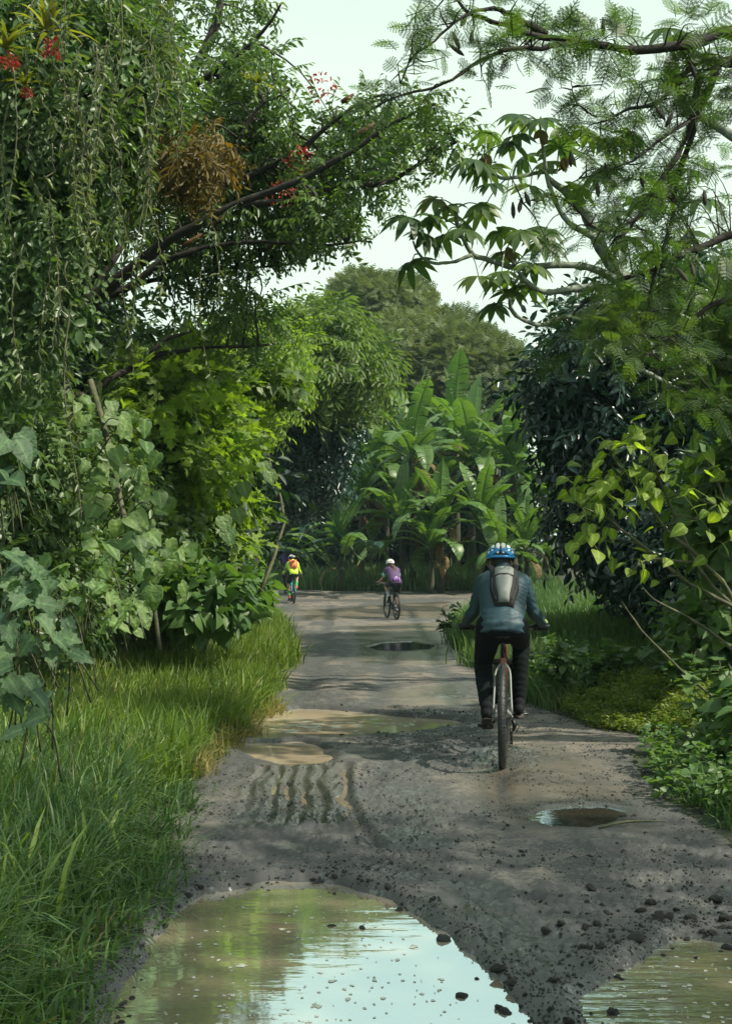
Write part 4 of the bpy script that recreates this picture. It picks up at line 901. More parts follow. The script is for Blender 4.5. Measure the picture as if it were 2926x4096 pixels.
# -- bright heart-leaf shrub
e = empty('heart_leaf_shrub', (4.1, 10.6, 0), 'open shrub with bright yellow green heart leaves catching the sun at the right edge', 'shrub')
gt = Geo(); sh = [(pp([(800, 750), (790, 700), (740, 610), (700, 560), (660, 520), (625, 470), (602, 440)], 10.6, 9.9), .03, .006), (pp([(740, 610), (690, 585), (640, 545), (600, 515), (578, 505)], 10.5, 9.8), .02, .005), (pp([(800, 750), (760, 640), (700, 570), (665, 500), (645, 450), (640, 425)], 10.7, 10.2), .022, .005),
      (pp([(790, 700), (720, 640), (670, 610), (640, 590)], 10.4, 9.9), .02, .005), (pp([(810, 750), (790, 640), (740, 540), (715, 480), (700, 450)], 11, 10.6), .025, .006), (pp([(700, 560), (650, 560), (625, 575)], 10.3, 9.8), .012, .004), (pp([(790, 750), (720, 700), (650, 640), (620, 600)], 10.2, 9.9), .015, .005)]
paths = [limb(gt, p, a, b_, wob=.04) for p, a, b_ in sh]
sp = [(656, 429, 2), (630, 445, 5), (612, 452, 4), (600, 474, 5), (582, 478, 5), (638, 472, 5), (620, 481, 4), (658, 476, 5), (577, 508, 3), (591, 519, 4), (586, 535, 3), (604, 541, 3), (638, 559, 4), (672, 428, 4), (695, 430, 4), (680, 455, 4), (600, 500, 3), (615, 500, 3), (645, 500, 3), (665, 500, 3), (690, 490, 4), (716, 505, 5), (700, 520, 4), (725, 480, 4), (728, 540, 2), (690, 545, 2), (680, 575, 2), (650, 460, 4), (575, 490, 3), (600, 490, 3), (618, 462, 4), (645, 440, 4), (600, 528, 3)]
spw = np.array([np.append(P(x, y, rng.uniform(9.6, 10.6)), .15) for x, y, k in sp]); twig_to(gt, spw, paths, .006, .003); gt.build('stems', B_twig, e, smooth=True)
for c, (x, y, k) in zip(spw, sp):
    g_ = Geo(); n_ = k + 1 + int(x < 660); u = rng.normal(size=(n_, 3)); pos = c[:3] + u * .12
    d = u * A(.5, .4, .1) + A(-.15, -.25, -.35) + rng.normal(size=(n_, 3)) * .2; nn = A(.35, -.15, .9) + rng.normal(size=(n_, 3)) * .35
    for i in range(n_):
        V, F = tube([c[:3], (c[:3] + pos[i]) / 2 + A(0, 0, .01), pos[i]], [.003, .002, .002], 3); g_.add(V, F)
        place(g_, T_heart[rng.integers(3)], pos[i:i + 1], d[i], nn[i], rng.uniform(.08, .145))
    g_.build('leaf_cluster', M_shrub, e)
shrub('darker leafy bush under the bright heart leaves at the right edge', [(650, 610), (690, 590), (731, 575), (820, 570), (820, 700), (740, 690), (690, 670), (660, 645)], 30, 12.8, 14.5, .28, .5, T_heart + [T_oval], 90, .15, M_weed)
shrub('mixed leafy bush above the right bank, between the shrub and the edge', [(660, 440), (731, 420), (820, 420), (820, 600), (700, 600), (670, 520)], 44, 11, 13.5, .25, .5, [T_heart[1], T_oval, T_maple[0]], 70, .17, M_weed)
shrub('low dark bush in the corner behind the yellow groundcover on the right', [(712, 700), (745, 665), (860, 650), (880, 800), (735, 775), (715, 745)], 40, 8.2, 9.6, .2, .36, T_heart, 90, .13, M_weed)

# ================================================================== GRASS AND LOW PLANTS
COV = np.array([G(*a_) for a_ in [(560, 722), (585, 700), (640, 684), (700, 690), (720, 722), (695, 752), (640, 746), (590, 736)]])
def blades(name, pts, L0, L1, w, lean, mats, kind='stuff', label=None, cat=None, dirbias=(0, 0), tuft=6, tr=.06, parent=None, gz=None):
    """grass blades: pts (n,2) tuft feet, each with several curved blades"""
    pts = pts[sdf_poly(pts[:, 0], pts[:, 1], COV) > 0.03]
    pts = pts[(pts[:, 0] < 0) | (pts[:, 1] > 6.9) | (pts[:, 1] < 8.5) & (pts[:, 0] > 2.0) | (pts[:, 1] > 11)]
    n = len(pts) * tuft; c = np.repeat(pts, tuft, 0) + rng.normal(size=(n, 2)) * tr
    z = hgt(c[:, 0], c[:, 1]) if gz is None else np.full(n, gz); base = np.column_stack([c, z - .02])
    L_ = np.repeat(np.interp(rng.random(len(pts)), [0, 1], [L0, L1]), tuft) * rng.uniform(.55, 1.1, n)
    a = rng.random(n) * 6.28; dx = np.cos(a) * .7 + dirbias[0]; dy = np.sin(a) * .7 + dirbias[1]; d = np.column_stack([dx, dy])
    ln = rng.uniform(.2, 1., n) * lean; K = 5; t = np.linspace(0, 1, K)
    hx = (ln[:, None] * (t[None] ** 1.8) * L_[:, None]); bend = rng.uniform(.0, .55, n)[:, None] * ln[:, None]
    zz = L_[:, None] * (t[None] - .5 * ln[:, None] * t[None] ** 2.3 - bend * t[None] ** 4 * .5)
    mid = base[:, None, :] + np.concatenate([d[:, None, :] * hx[..., None], zz[..., None]], -1)
    th = rng.random(n) * 3.14; side = np.column_stack([np.cos(th), np.sin(th), np.zeros(n)])
    ww = (w * rng.uniform(.6, 1.3, n))[:, None] * np.array([.6, 1., .9, .6, .05])[None]
    V = np.stack([mid - side[:, None] * ww[..., None], mid + side[:, None] * ww[..., None]], 2)   # n,K,2,3
    b_ = (np.arange(n) * K * 2)[:, None, None]; k = np.arange(K - 1)[None, :, None]
    F = b_ + k * 2 + np.array([0, 1, 3, 2])[None, None]
    r = np.repeat(np.clip(np.repeat(fbm(pts[:, 0] * 1.2, pts[:, 1] * 1.2, 2, 60) * .5 + .45, tuft) + rng.normal(size=n) * .22, 0, 1), K * 2)
    gg = Geo(); gg.add(V.reshape(-1, 3), F.reshape(-1, 4), r=r); o = gg.build(name, mats, parent)
    if parent is None:
        if kind: o['kind'] = kind
        tag(o, label, cat)
    return o
def scatter_side(n, y0, y1, side, w0, w1, power=1.5):
    """feet beside the track: side -1 left, +1 right, w0..w1 metres from the edge"""
    y = y0 * (y1 / y0) ** rng.random(n) ; u = rng.random(n); wob = .22 * fbm(y * 1.1, y * 0 + side * 5, 3, 70)
    e = (LE(y) if side < 0 else RE(y)) + wob
    x = e + side * (w0 + (w1 - w0) * u ** power); return np.column_stack([x, y])
blades('grass', scatter_side(9500, 2.5, 8.6, -1, .26, 2.1, 1.2), .24, .52, .0055, 1.05, M_grassD, label='grass coloured dark for shade on the near left verge', cat='grass', dirbias=(.15, -.1), tuft=8, tr=.05)
blades('grass', scatter_side(9000, 8, 18, -1, .05, 2.8, 1.1), .24, .56, .0078, .9, M_grass, label='sunlit yellow green grass on the left verge', cat='grass', dirbias=(.2, -.1), tuft=7, tr=.07)
blades('grass', scatter_side(6000, 17, 42, -1, .0, 2.2, 1.2), .3, .65, .012, .7, M_grass, label='tall grass along the far left edge of the track', cat='grass', dirbias=(.25, -.1), tuft=7, tr=.1)
blades('grass', scatter_side(8500, 11.6, 21, 1, .02, 3.2, 1.1), .18, .46, .007, .7, M_grassD, label='grass on the right verge beside the nearest rider', cat='grass', dirbias=(-.15, -.1), tuft=7, tr=.07)
blades('grass', scatter_side(4500, 18, 47, 1, .0, 4.0, 1.1), .25, .6, .012, .6, M_grassD, label='shaded grass along the far right edge of the track', cat='grass', dirbias=(-.2, -.1), tuft=7, tr=.12)
cov_px = [(560, 722), (585, 700), (640, 686), (700, 694), (716, 722), (690, 748), (640, 742), (590, 734)]
q = np.column_stack([rng.uniform(-9, 7, 5200), rng.uniform(47.5, 53, 5200)]); q = q[sdf_poly(q[:, 0], q[:, 1], track_poly) > -.3]
blades('grass', q, .35, .9, .022, .6, M_grassD, label='dark grass at the foot of the banana plants', cat='grass', tuft=6, tr=.15)
blades('grass', np.column_stack([rng.uniform(1.98, 3.4, 1500), rng.uniform(5.2, 8.3, 1500)]), .12, .34, .005, .9, M_grassD, label='long thin grass in the near right corner', cat='grass', dirbias=(-.4, -.2), tuft=7, tr=.06)
blades('grass', scatter_side(1500, 2.6, 17, -1, .2, 2.2, 1.), .28, .55, .010, 1.0, M_grass, label='broad arching grass blades scattered through the left verge', cat='grass', dirbias=(.2, -.15), tuft=4, tr=.05)
blades('grass', scatter_side(700, 3, 17, -1, .2, 2.0, 1.), .35, .62, .003, .6, leafmat('dry stalks', (.10, .11, .04), (.22, .2, .08), .2, .7), label='thin pale seed stalks standing in the left verge', cat='grass', dirbias=(.2, -.1), tuft=2, tr=.04)
blades('grass', scatter_side(1200, 3, 12, -1, -.12, .35, 1.), .08, .26, .006, 1.2, M_grassD, label='short ragged grass creeping onto the mud on the left', cat='grass', dirbias=(.5, -.2), tuft=5, tr=.05)
# yellow dry straggle at the verge foot
q = scatter_side(900, 8.5, 13, -1, -.12, .5, 1.); blades('grass', q, .12, .3, .005, 1.0, leafmat('straw grass', (.16, .15, .05), (.30, .25, .09), .3, .7), label='straw coloured dry grass at the foot of the left verge', cat='grass', dirbias=(.4, -.2), tuft=6, tr=.06)

# clover-like groundcover on the right
def cover(label, poly, n, size, mat, hmax, Ts):
    q = poly_sample(poly, n); w = np.array([G(*a) for a in q]); z = hgt(w[:, 0], w[:, 1]); hgt_ = hmax * (.2 + .8 * np.clip(fbm(w[:, 0] * 3, w[:, 1] * 3, 3, 80) + .5, 0, 1))
    pos = np.column_stack([w, z + hgt_ * rng.random(n) ** .6]); g_ = Geo(); i = rng.integers(0, len(Ts), n)
    d = rng.normal(size=(n, 3)) * A(1, 1, .3); nn = A(0, 0, 1) + rng.normal(size=(n, 3)) * .45
    for k, T in enumerate(Ts): s_ = i == k; place(g_, T, pos[s_], d[s_], nn[s_], size * rng.uniform(.6, 1.3, s_.sum()))
    o = g_.build('groundcover', mat); tag(o, label, 'groundcover', kind='stuff')
cover('yellow green clover like groundcover on the right verge', [(560, 716), (585, 700), (640, 690), (700, 702), (712, 722), (690, 742), (640, 736), (590, 728)], 22000, .034, M_cover, .34, [T_round, T_oval])
cover('small leafy creepers spreading over the right verge behind the rider', [(450, 612), (500, 606), (600, 618), (731, 660), (731, 700), (640, 690), (560, 690), (540, 700), (500, 670), (465, 655)], 17000, .07, M_weed, .34, [T_round, T_oval, T_maple[0]])
cover('broad leafy creepers in the near right corner', [(640, 756), (700, 735), (745, 720), (900, 720), (1000, 900), (740, 830), (690, 812), (650, 800)], 6500, .062, M_weed, .34, [T_heart[0], T_oval, T_round])
cover('fallen leaves and seedlings under the left bank', [(-60, 640), (200, 625), (285, 612), (230, 660), (100, 700), (-60, 760)], 9000, .07, M_weed, .35, [T_oval, T_heart[0]])

# weeds standing in the right grass
weed_spots = [(448, 632, 24, 'pale'), (560, 640, 14, 'tall'), (600, 640, 12.6, 'forked'), (622, 645, 13, 'broad'), (655, 655, 12.6, 'leafy'), (560, 668, 13, 'stout'), (690, 660, 12.2, 'light'), (668, 645, 12, 'slim'), (722, 690, 9.6, 'edge'), (600, 672, 12.8, 'low')]
wl = ['small pale weed at the grass corner left of the nearest rider', 'tall weed rising from the grass right of the rider\'s elbow', 'forked weed in the right grass behind the broad one', 'broad leaved weed standing in the middle of the right grass', 'leafy weed near the yellow groundcover, on its left',
      'stout weed low in the grass just right of the rear wheel', 'light green weed growing behind the yellow groundcover', 'slim weed at the foot of the dark bush on the right', 'weed at the right edge beside the pale stone slab', 'lowest weed of the right verge, at the front of the grass']
for (x, y, D_, _), lab in zip(weed_spots, wl):
    gxy = P(x, y, D_); b0 = A(gxy[0], D_, float(hgt(np.array([gxy[0]]), np.array([D_]))[0])); hh_ = rng.uniform(.45, .75)
    e = empty('weed', b0, lab, 'weed', 'weeds standing in the right grass'); g1 = Geo(); g2 = Geo()
    for k in range(4):
        tp = b0 + A(rng.normal() * .16, rng.normal() * .14, hh_ * rng.uniform(.6, 1)); V, F = tube([b0, (b0 + tp) / 2 + A(.02, 0, .03), tp], [.007, .005, .003], 5, sub=3); g1.add(V, F)
        n_ = 16; t = rng.uniform(.3, 1, n_)[:, None]; pos = b0 + (tp - b0) * t; d = rng.normal(size=(n_, 3)) * A(1, 1, .3); place(g2, T_maple[k % 3], pos, d, A(0, -.1, 1) + rng.normal(size=(n_, 3)) * .3, rng.uniform(.09, .18, n_))
    g1.build('stem', B_twig, e); g2.build('leaves', M_weed, e)

# stone slab, stick, clods
g_ = Geo(); c = np.append(G(706, 712), 0.14); V, F = box(c, (.34, .22, .05), Matrix.Rotation(.3, 3, 'Z') @ Matrix.Rotation(.12, 3, 'Y')); 
bm = None
import bmesh
def bevelled(name, V, F, mat, w=.012, seg=2, sub=0, parent=None, noise=0., origin=None):
    me = bpy.data.meshes.new(name); V = np.asarray(V, float)
    if parent is not None:
        M_ = np.array(parent.matrix_world.inverted()); V = V @ M_[:3, :3].T + M_[:3, 3]
    elif origin is not None: V = V - np.asarray(origin)
    fs = [list(map(int, f)) for a in F for f in a]; me.from_pydata([tuple(v) for v in V], [], fs); b_ = bmesh.new(); b_.from_mesh(me)
    bmesh.ops.recalc_face_normals(b_, faces=b_.faces)
    if w: bmesh.ops.bevel(b_, geom=list(b_.edges) + list(b_.verts), offset=w, segments=seg, affect='EDGES', profile=.6)
    if sub: bmesh.ops.subdivide_edges(b_, edges=list(b_.edges), cuts=sub, use_grid_fill=True)
    if noise:
        for v in b_.verts:
            v.co += Vector(rng.normal(size=3) * noise)
    b_.to_mesh(me); b_.free(); me.polygons.foreach_set('use_smooth', [True] * len(me.polygons)); o = link(name, me, [mat], parent)
    if parent is None and origin is not None: o.location = tuple(float(a) for a in origin)
    return o
o = bevelled('stone_slab', V, F, simple('pale stone', (.42, .40, .33), .8, bump=.5, bscale=30), .015, 2, 2, noise=.004, origin=c); tag(o, 'flat pale stone slab lying in the weeds at the right edge', 'stone')
g_ = Geo(); a_ = np.append(G(598, 830), .012); b_ = np.append(G(655, 827), .03); V, F = tube([a_, (a_ + b_) / 2 + A(.0, .03, .01), b_ + A(.05, 0, .0)], [.006, .008, .004], 5, sub=4); g_.add(V, F); o = g_.build('stick', B_twig, None, True, origin=(a_ + b_) / 2); tag(o, 'thin brown stick lying on the mud right of the small puddle', 'stick')
M_clod = simple('wet clod', (.016, .018, .017), .7, bump=.8, bscale=60, var=.4, spec=.5)
protos = []
for k in range(5):
    V, F = ellipsoid((0, 0, 0), (1, .8, .75), 12, 8); nn = unit(V); V = np.sign(V) * np.abs(V) ** .85 * (1 + .45 * (fbm(nn[:, 0] * 2.2 + k * 9, nn[:, 1] * 2.2 + nn[:, 2] * 2, 3, k))[:, None] + .1 * rng.normal(size=(len(V), 1)))
    gg = Geo(); gg.add(V, F, r=.5); protos.append(gg.build('mud_clod', M_clod, smooth=True))
def near_poly(pl, n, spread):
    pl = np.array(pl); i = rng.integers(0, len(pl), n); t = rng.random(n)[:, None]; return pl[i] * (1 - t) + pl[(i + 1) % len(pl)] * t + rng.normal(size=(n, 2)) * spread
big = [(461, 988, .030), (500, 1000, .032), (505, 1004, .03), (502, 1022, .035), (635, 942, .035), (600, 951, .04), (596, 926, .018), (605, 914, .022), (586, 903, .02), (560, 898, .018), (640, 912, .03), (457, 930, .018), (432, 907, .02), (540, 897, .015), (650, 905, .025), (665, 920, .03), (690, 918, .035), (715, 900, .04), (724, 920, .045), (560, 926, .025), (700, 868, .02), (387, 882, .014), (378, 886, .012), (440, 870, .013), (396, 842, .010), (415, 862, .012), (345, 876, .015), (612, 1004, .03), (552, 985, .02)]
P_all = [(G(x, y), s * .72) for x, y, s in big]
n_r = 230
sets = [near_poly(pud['foreground'], 85, .05), near_poly(pud['right'], 55, .06), near_poly(gp((560, 900), (731, 890), (731, 930), (620, 935)), 30, .12), np.array([G(rng.uniform(330, 731), rng.uniform(800, 935)) for _ in range(35)]), near_poly(pud['middle'], 20, .10)]
pos_s = [(p, rng.uniform(.006, .013) * (1 + (rng.random() < .1))) for s_ in sets for p in s_] + P_all
pos_s = [(p, s) for p, s in pos_s if 2.9 < p[1] < 14 and LE(p[1]) < p[0] < 2.4]
for i, (p, s) in enumerate(pos_s):
    o = protos[i] if i < 5 else protos[i % 5].copy()
    if i >= 5: sc.collection.objects.link(o)
    z = max(float(hgt(np.array([p[0]]), np.array([p[1]]))[0]), WATER - .2 * s); o.location = (p[0], p[1], z + s * .15); o.rotation_euler = (rng.normal() * .3, rng.normal() * .3, rng.random() * 6.28); s2 = s * rng.uniform(.8, 1.2); o.scale = (s2 * rng.uniform(.9, 1.6), s2, s2 * rng.uniform(.5, .9))
    tag(o, 'dark wet clod of mud or stone lying loose on the near track and puddle shores', 'clod', 'loose mud clods on the near track')
# fine gravel as stuff
n_ = 55000; yy = 3. * (13 / 3.) ** (rng.random(n_)); xx = rng.uniform(-.32, .32, n_) * yy * 1.0; k_ = (sdf_poly(xx, yy, track_poly) < .1)
dens = vnoise(xx * 2.2, yy * 1.6, 33) + .5 * vnoise(xx * 9, yy * 8, 34); rim = np.maximum(*[np.exp(-(sdf_poly(xx, yy, pud[q_]) / .13) ** 2) for q_ in ('foreground', 'right')]); dens = dens + .7 * rim; k_ &= dens > rng.uniform(.5, 1.2, n_)
xx = xx[k_]; yy = yy[k_]; zz = hgt(xx, yy); ok = zz > WATER - .004; xx, yy, zz = xx[ok], yy[ok], zz[ok]
V, F = ellipsoid((0, 0, 0), (1, .9, .7), 5, 3); Tg = Tmpl(V, F); g_ = Geo(); n_ = len(xx)
place(g_, Tg, np.column_stack([xx, yy, zz + .001]), rng.normal(size=(n_, 3)), rng.normal(size=(n_, 3)), np.exp(rng.normal(size=n_) * .5) * .0034 * (yy / 5) ** .4); o = g_.build('gravel', M_clod); tag(o, 'fine dark grit scattered over the track', 'gravel', kind='stuff')
# foam flecks on the puddles
g_ = Geo()
def blob(c, r):
    k = 12; a = np.arange(k) * 2 * PI / k; rr = r * (1 + .35 * rng.normal(size=k)).clip(.4, 1.6); V = np.column_stack([c[0] + np.cos(a) * rr * 1.25, c[1] + np.sin(a) * rr * 1.5, np.full(k, WATER + .0015)]); V2 = np.vstack([V, [[c[0], c[1], WATER + .004]]]); i = np.arange(k); g_.add(V2, np.stack([i, (i + 1) % k, np.full(k, k)], 1))
for (poly, n_, r_) in (([(150, 1015), (190, 930), (250, 890), (350, 885), (390, 910), (420, 960), (400, 1010), (300, 1024)], 170, .0042), ([(380, 900), (440, 920), (500, 980), (540, 1020), (330, 1024), (330, 950)], 50, .003), ([(600, 975), (660, 940), (731, 945), (731, 1024), (610, 1024)], 70, .0045), ([(270, 716), (400, 716), (440, 720), (370, 730), (270, 730)], 60, .02), ([(560, 811), (610, 809), (600, 818), (560, 820)], 14, .006)):
    for p in poly_sample(poly, n_):
        blob(G(*p), r_ * math.exp(rng.normal() * .5))
m, t, o = newmat('foam'); b = N(t, 'ShaderNodeBsdfPrincipled'); b.inputs['Base Color'].default_value = (.42, .44, .37, 1); b.inputs['Roughness'].default_value = .25; t.links.new(b.outputs[0], o.inputs['Surface'])
o = g_.build('foam', m); tag(o, 'small foam flecks and bubbles floating on the puddles', 'foam', kind='stuff')

# ================================================================== RIDERS AND BICYCLES
class Local:
    """bicycle frame of reference: x right, y forward, z up, origin under the rear axle"""
    def __init__(s, x, y, z, head): s.o = A(x, y, z); s.h = head
    def mat(s): return Matrix.Translation(Vector(s.o)) @ Matrix.Rotation(-s.h, 4, 'Z')
def bent(pts, r, mat, name, parent, sides=8, sub=4): 
    g_ = Geo(); V, F = tube(pts, r, sides, sub=sub); g_.add(V, F, r=.5); return g_.build(name, mat, parent, smooth=True)
M_rub = simple('tyre rubber', (.012, .015, .016), .45, bump=.5, bscale=120, var=.5)
M_blk = simple('black metal', (.012, .014, .015), .35, .3); M_sil = simple('brushed silver', (.17, .19, .19), .5, .3); M_steel = simple('steel', (.22, .23, .23), .35, .9)
M_sad = simple('saddle black', (.012, .014, .015), .5, bump=.3)

def bicycle(loc, head, label, cf, cf2, crank, group, flip=1, hb=.35, steer=0., wheelR=.36, reflect=None):
    Lc = Local(*loc, head); e = empty('bicycle', Lc.o, label, 'bicycle', group, rz=-head); ed = np.array(e.matrix_world)
    T = lambda p: (np.asarray(p, float) @ ed[:3, :3].T) + ed[:3, 3]
    def part(name, geos, mat, parent=e, smooth=True, move=None):
        g_ = Geo()
        for V, F in geos:
            if move is not None: V = move(V)
            g_.add(T(V), F, r=.5)
        o = g_.build(name, mat, parent, smooth=smooth); return o
    Rw = wheelR; wb = 1.11
    head_top = A(0, .86, .86); head_bot = A(0, .93, .70); bb = A(0, .44, .29); st_top = A(0, .28, .74); ra = A(0, 0, Rw); fa = A(0, wb, Rw)
    cs, sn = math.cos(steer), math.sin(steer)
    def st(V):
        V = np.asarray(V, float).copy(); c = head_bot; x = V[:, 0] - c[0]; y = V[:, 1] - c[1]; V[:, 0] = c[0] + x * cs + y * sn; V[:, 1] = c[1] - x * sn + y * cs; return V
    for nm, ax, mv in (('rear', ra, None), ('front', fa, st)):
        w = empty('wheel', T([ax])[0], None, None); w.parent = e; w.matrix_parent_inverse = e.matrix_world.inverted(); bpy.context.view_layer.update()
        V, F = torus(ax, Rw - .028, .028, nu=64, nv=12, sq=1.0); tr = [(V, F)]
        kn = []
        for k in range(90):     # tread blocks
            a = 2 * PI * k / 90
            for xo in ((-.019, -.004) if k % 2 else (.004, .019)):
                c = ax + A(xo, math.cos(a) * (Rw - .003 - abs(xo) * .35), math.sin(a) * (Rw - .003 - abs(xo) * .35)); V, F = box(c, (.010, .012, .007), Matrix.Rotation(a - PI / 2, 3, 'X')); kn.append((V, F))
        part('tyre', tr + kn, M_rub, w, move=mv)
        V, F = torus(ax, Rw - .062, .011, nu=56, nv=8, sq=1.2); part('rim', [(V, F)], M_blk, w, move=mv)
        sp_ = []
        for k in range(28):
            a = 2 * PI * k / 28; b_ = a + (.5 if k % 4 < 2 else -.5); s_ = 1 if k % 2 else -1
            sp_.append(tube([ax + A(s_ * .028, math.cos(a) * .028, math.sin(a) * .028), ax + A(0, math.cos(b_) * (Rw - .065), math.sin(b_) * (Rw - .065))], .0012, 3, cap=False))
        part('spokes', sp_, M_steel, w, move=mv)
        hub = [tube([ax + A(-.05, 0, 0), ax + A(-.03, 0, 0), ax + A(.03, 0, 0), ax + A(.05, 0, 0)], [.028, .018, .018, .028], 12), tube([ax + A(-.068, 0, 0), ax + A(.068, 0, 0)], .008, 8), tube([ax + A(-.040, 0, 0), ax + A(-.042, 0, 0)], .08, 20)]
        part('hub', hub, M_steel, w, move=mv)
        if reflect:
            part('reflector', [box(ax + A(0, math.cos(-.9) * .22, math.sin(-.9) * .22), (.012, .05, .03))], reflect, w, move=mv)
    fr = [tube([head_top, (head_top + st_top) / 2, st_top], [.022, .020, .018], 10), tube([head_bot, (head_bot + bb) / 2, bb], [.026, .025, .025], 10), tube([st_top + A(0, -.01, .02), bb], [.019, .021], 10), tube([head_top + A(0, -.01, .03), head_bot + A(0, .008, -.03)], .025, 10), tube([bb + A(-.036, 0, 0), bb + A(.036, 0, 0)], .024, 12)]
    part('frame', fr, cf)
    for s_ in (-1, 1):
        part('seat_stay', [tube([A(s_ * .016, .265, .71), A(s_ * .05, .20, .66), A(s_ * .058, .12, .55), A(s_ * .066, .015, Rw + .02)], [.010, .009, .008, .008], 8, sub=4)], cf2)
        part('chain_stay', [tube([A(s_ * .03, .41, .29), A(s_ * .05, .33, .30), A(s_ * .062, .15, .335), A(s_ * .066, .005, Rw)], [.012, .011, .009, .009], 8, sub=3)], cf2)
    fk = []
    for s_ in (-1, 1):
        fk += [tube([A(s_ * .066, .95, .66), A(s_ * .066, 1.0, .53)], .016, 10), tube([A(s_ * .068, .99, .56), A(s_ * .070, 1.09, Rw - .02)], [.024, .018], 10)]
    fk += [tube([A(-.085, .945, .675), A(.085, .945, .675)], .022, 10), tube([A(-.07, 1.035, .60), A(0, 1.05, .70), A(.07, 1.035, .60)], .012, 8, sub=3)]
    part('fork', fk, M_blk, move=st)
    part('seatpost', [tube([st_top + A(0, .0, 0), A(0, .215, .90)], .0145, 10)], M_blk)
    # saddle
    rr_ = np.linspace(0, 1, 12); V = []; k = 14
    for u in rr_:
        y = .055 + u * .27; hw = .072 * (1 - sstep(.12, .75, u)) + .020 * (1 - .25 * u); hw *= math.sqrt(max(.05, 1 - (2 * max(0, .18 - u) / .4) ** 2)); th_ = np.arange(k) * 2 * PI / k
        V.append(np.column_stack([hw * np.cos(th_), np.full(k, y), .925 + .012 * (1 - u) ** 2 + np.where(np.sin(th_) > 0, .022, .03) * np.sin(th_) * (1 if u < .95 else .5)]))
    V = np.concatenate(V); i = np.arange(11)[:, None]; j = np.arange(k)[None]; F = np.stack([i * k + j, i * k + (j + 1) % k, (i + 1) * k + (j + 1) % k, (i + 1) * k + j], -1).reshape(-1, 4)
    part('saddle', [(V, [F, np.stack([np.zeros(k - 2, int), np.arange(1, k - 1), np.arange(2, k)], 1), np.stack([np.full(k - 2, 11 * k), 11 * k + np.arange(2, k), 11 * k + np.arange(1, k - 1)], 1)]), tube([A(-.022, .10, .895), A(-.022, .24, .885)], .004, 6), tube([A(.022, .10, .895), A(.022, .24, .885)], .004, 6)], M_sad)
    # bar
    zb = .955; yb = .93
    bar = part('handlebar', [tube([A(-hb, yb - .045, zb), A(-.12, yb - .01, zb - .008), A(-.05, yb, zb - .03), A(.05, yb, zb - .03), A(.12, yb - .01, zb - .008), A(hb, yb - .045, zb)], [.012, .013, .016, .016, .013, .012], 10, sub=4), tube([head_top + A(0, -.01, .05), A(0, yb - .08, .92), A(0, yb, zb - .03)], [.018, .018, .02], 10)], M_blk, move=st)
    for s_ in (-1, 1):
        part('grip', [tube([A(s_ * (hb - .125), yb - .030, zb - .001), A(s_ * (hb + .003), yb - .047, zb)], [.0165, .0165], 12)], M_rub, bar, move=st)
        part('brake_lever', [tube([A(s_ * (hb - .15), yb - .02, zb), A(s_ * (hb - .15), yb + .03, zb - .025), A(s_ * (hb - .07), yb + .045, zb - .035), A(s_ * (hb - .02), yb + .03, zb - .03)], [.010, .008, .006, .006], 6, sub=3)], M_sil, bar, move=st)
        part('brake_cable', [tube([A(s_ * (hb - .17), yb + .0, zb), A(s_ * (hb - .20), yb + .09, zb + .10), A(s_ * .10, yb + .14, zb + .06), A(s_ * .02, yb + .08, zb - .12), A(s_ * .02, .93, .62)], .0032, 5, sub=4)], M_blk, e, move=st)
    # crankset
    ca, sa = math.cos(crank), math.sin(crank); ck = []
    rp = bb + A(.085, .17 * ca, .17 * sa); lp = bb + A(-.085, -.17 * ca, -.17 * sa)
    cg = part('crankset', [tube([bb + A(.055, 0, 0), (bb + rp) / 2 + A(.03, 0, 0), rp], [.015, .012, .013], 8), tube([bb + A(-.055, 0, 0), (bb + lp) / 2 + A(-.03, 0, 0), lp], [.015, .012, .013], 8), tube([bb + A(.045, 0, 0), bb + A(.049, 0, 0)], .085, 28)], M_blk)
    for pz, s_ in ((rp, 1), (lp, -1)):
        part('pedal', [box(pz + A(s_ * .055, 0, 0), (.085, .09, .018)), tube([pz, pz + A(s_ * .09, 0, 0)], .006, 6)], M_blk, cg, smooth=False)
    part('chain', [tube([bb + A(.047, 0, .085), A(.047, .0, Rw + .05)], .005, 5), tube([bb + A(.047, 0, -.085), A(.050, .06, .17), A(.050, .02, .16)], .005, 5)], M_steel)
    part('cassette', [tube([A(.036 + .004 * k, 0, Rw), A(.0375 + .004 * k, 0, Rw)], .085 - .007 * k, 24) for k in range(8)], M_steel)
    part('derailleur', [tube([A(.072, -.01, Rw - .02), A(.085, -.02, .30), A(.075, .02, .26)], [.013, .016, .010], 8, sub=3), tube([A(.050, .03, .25), A(.057, .03, .25)], .026, 14), tube([A(.050, .045, .165), A(.057, .045, .165)], .026, 14), tube([A(.062, .03, .25), A(.062, .045, .165)], .011, 6), tube([A(.082, .0, .33), A(.12, -.02, .30), A(.09, -.03, .25)], .004, 5)], M_blk)
    return e, T, rp, lp, zb, yb

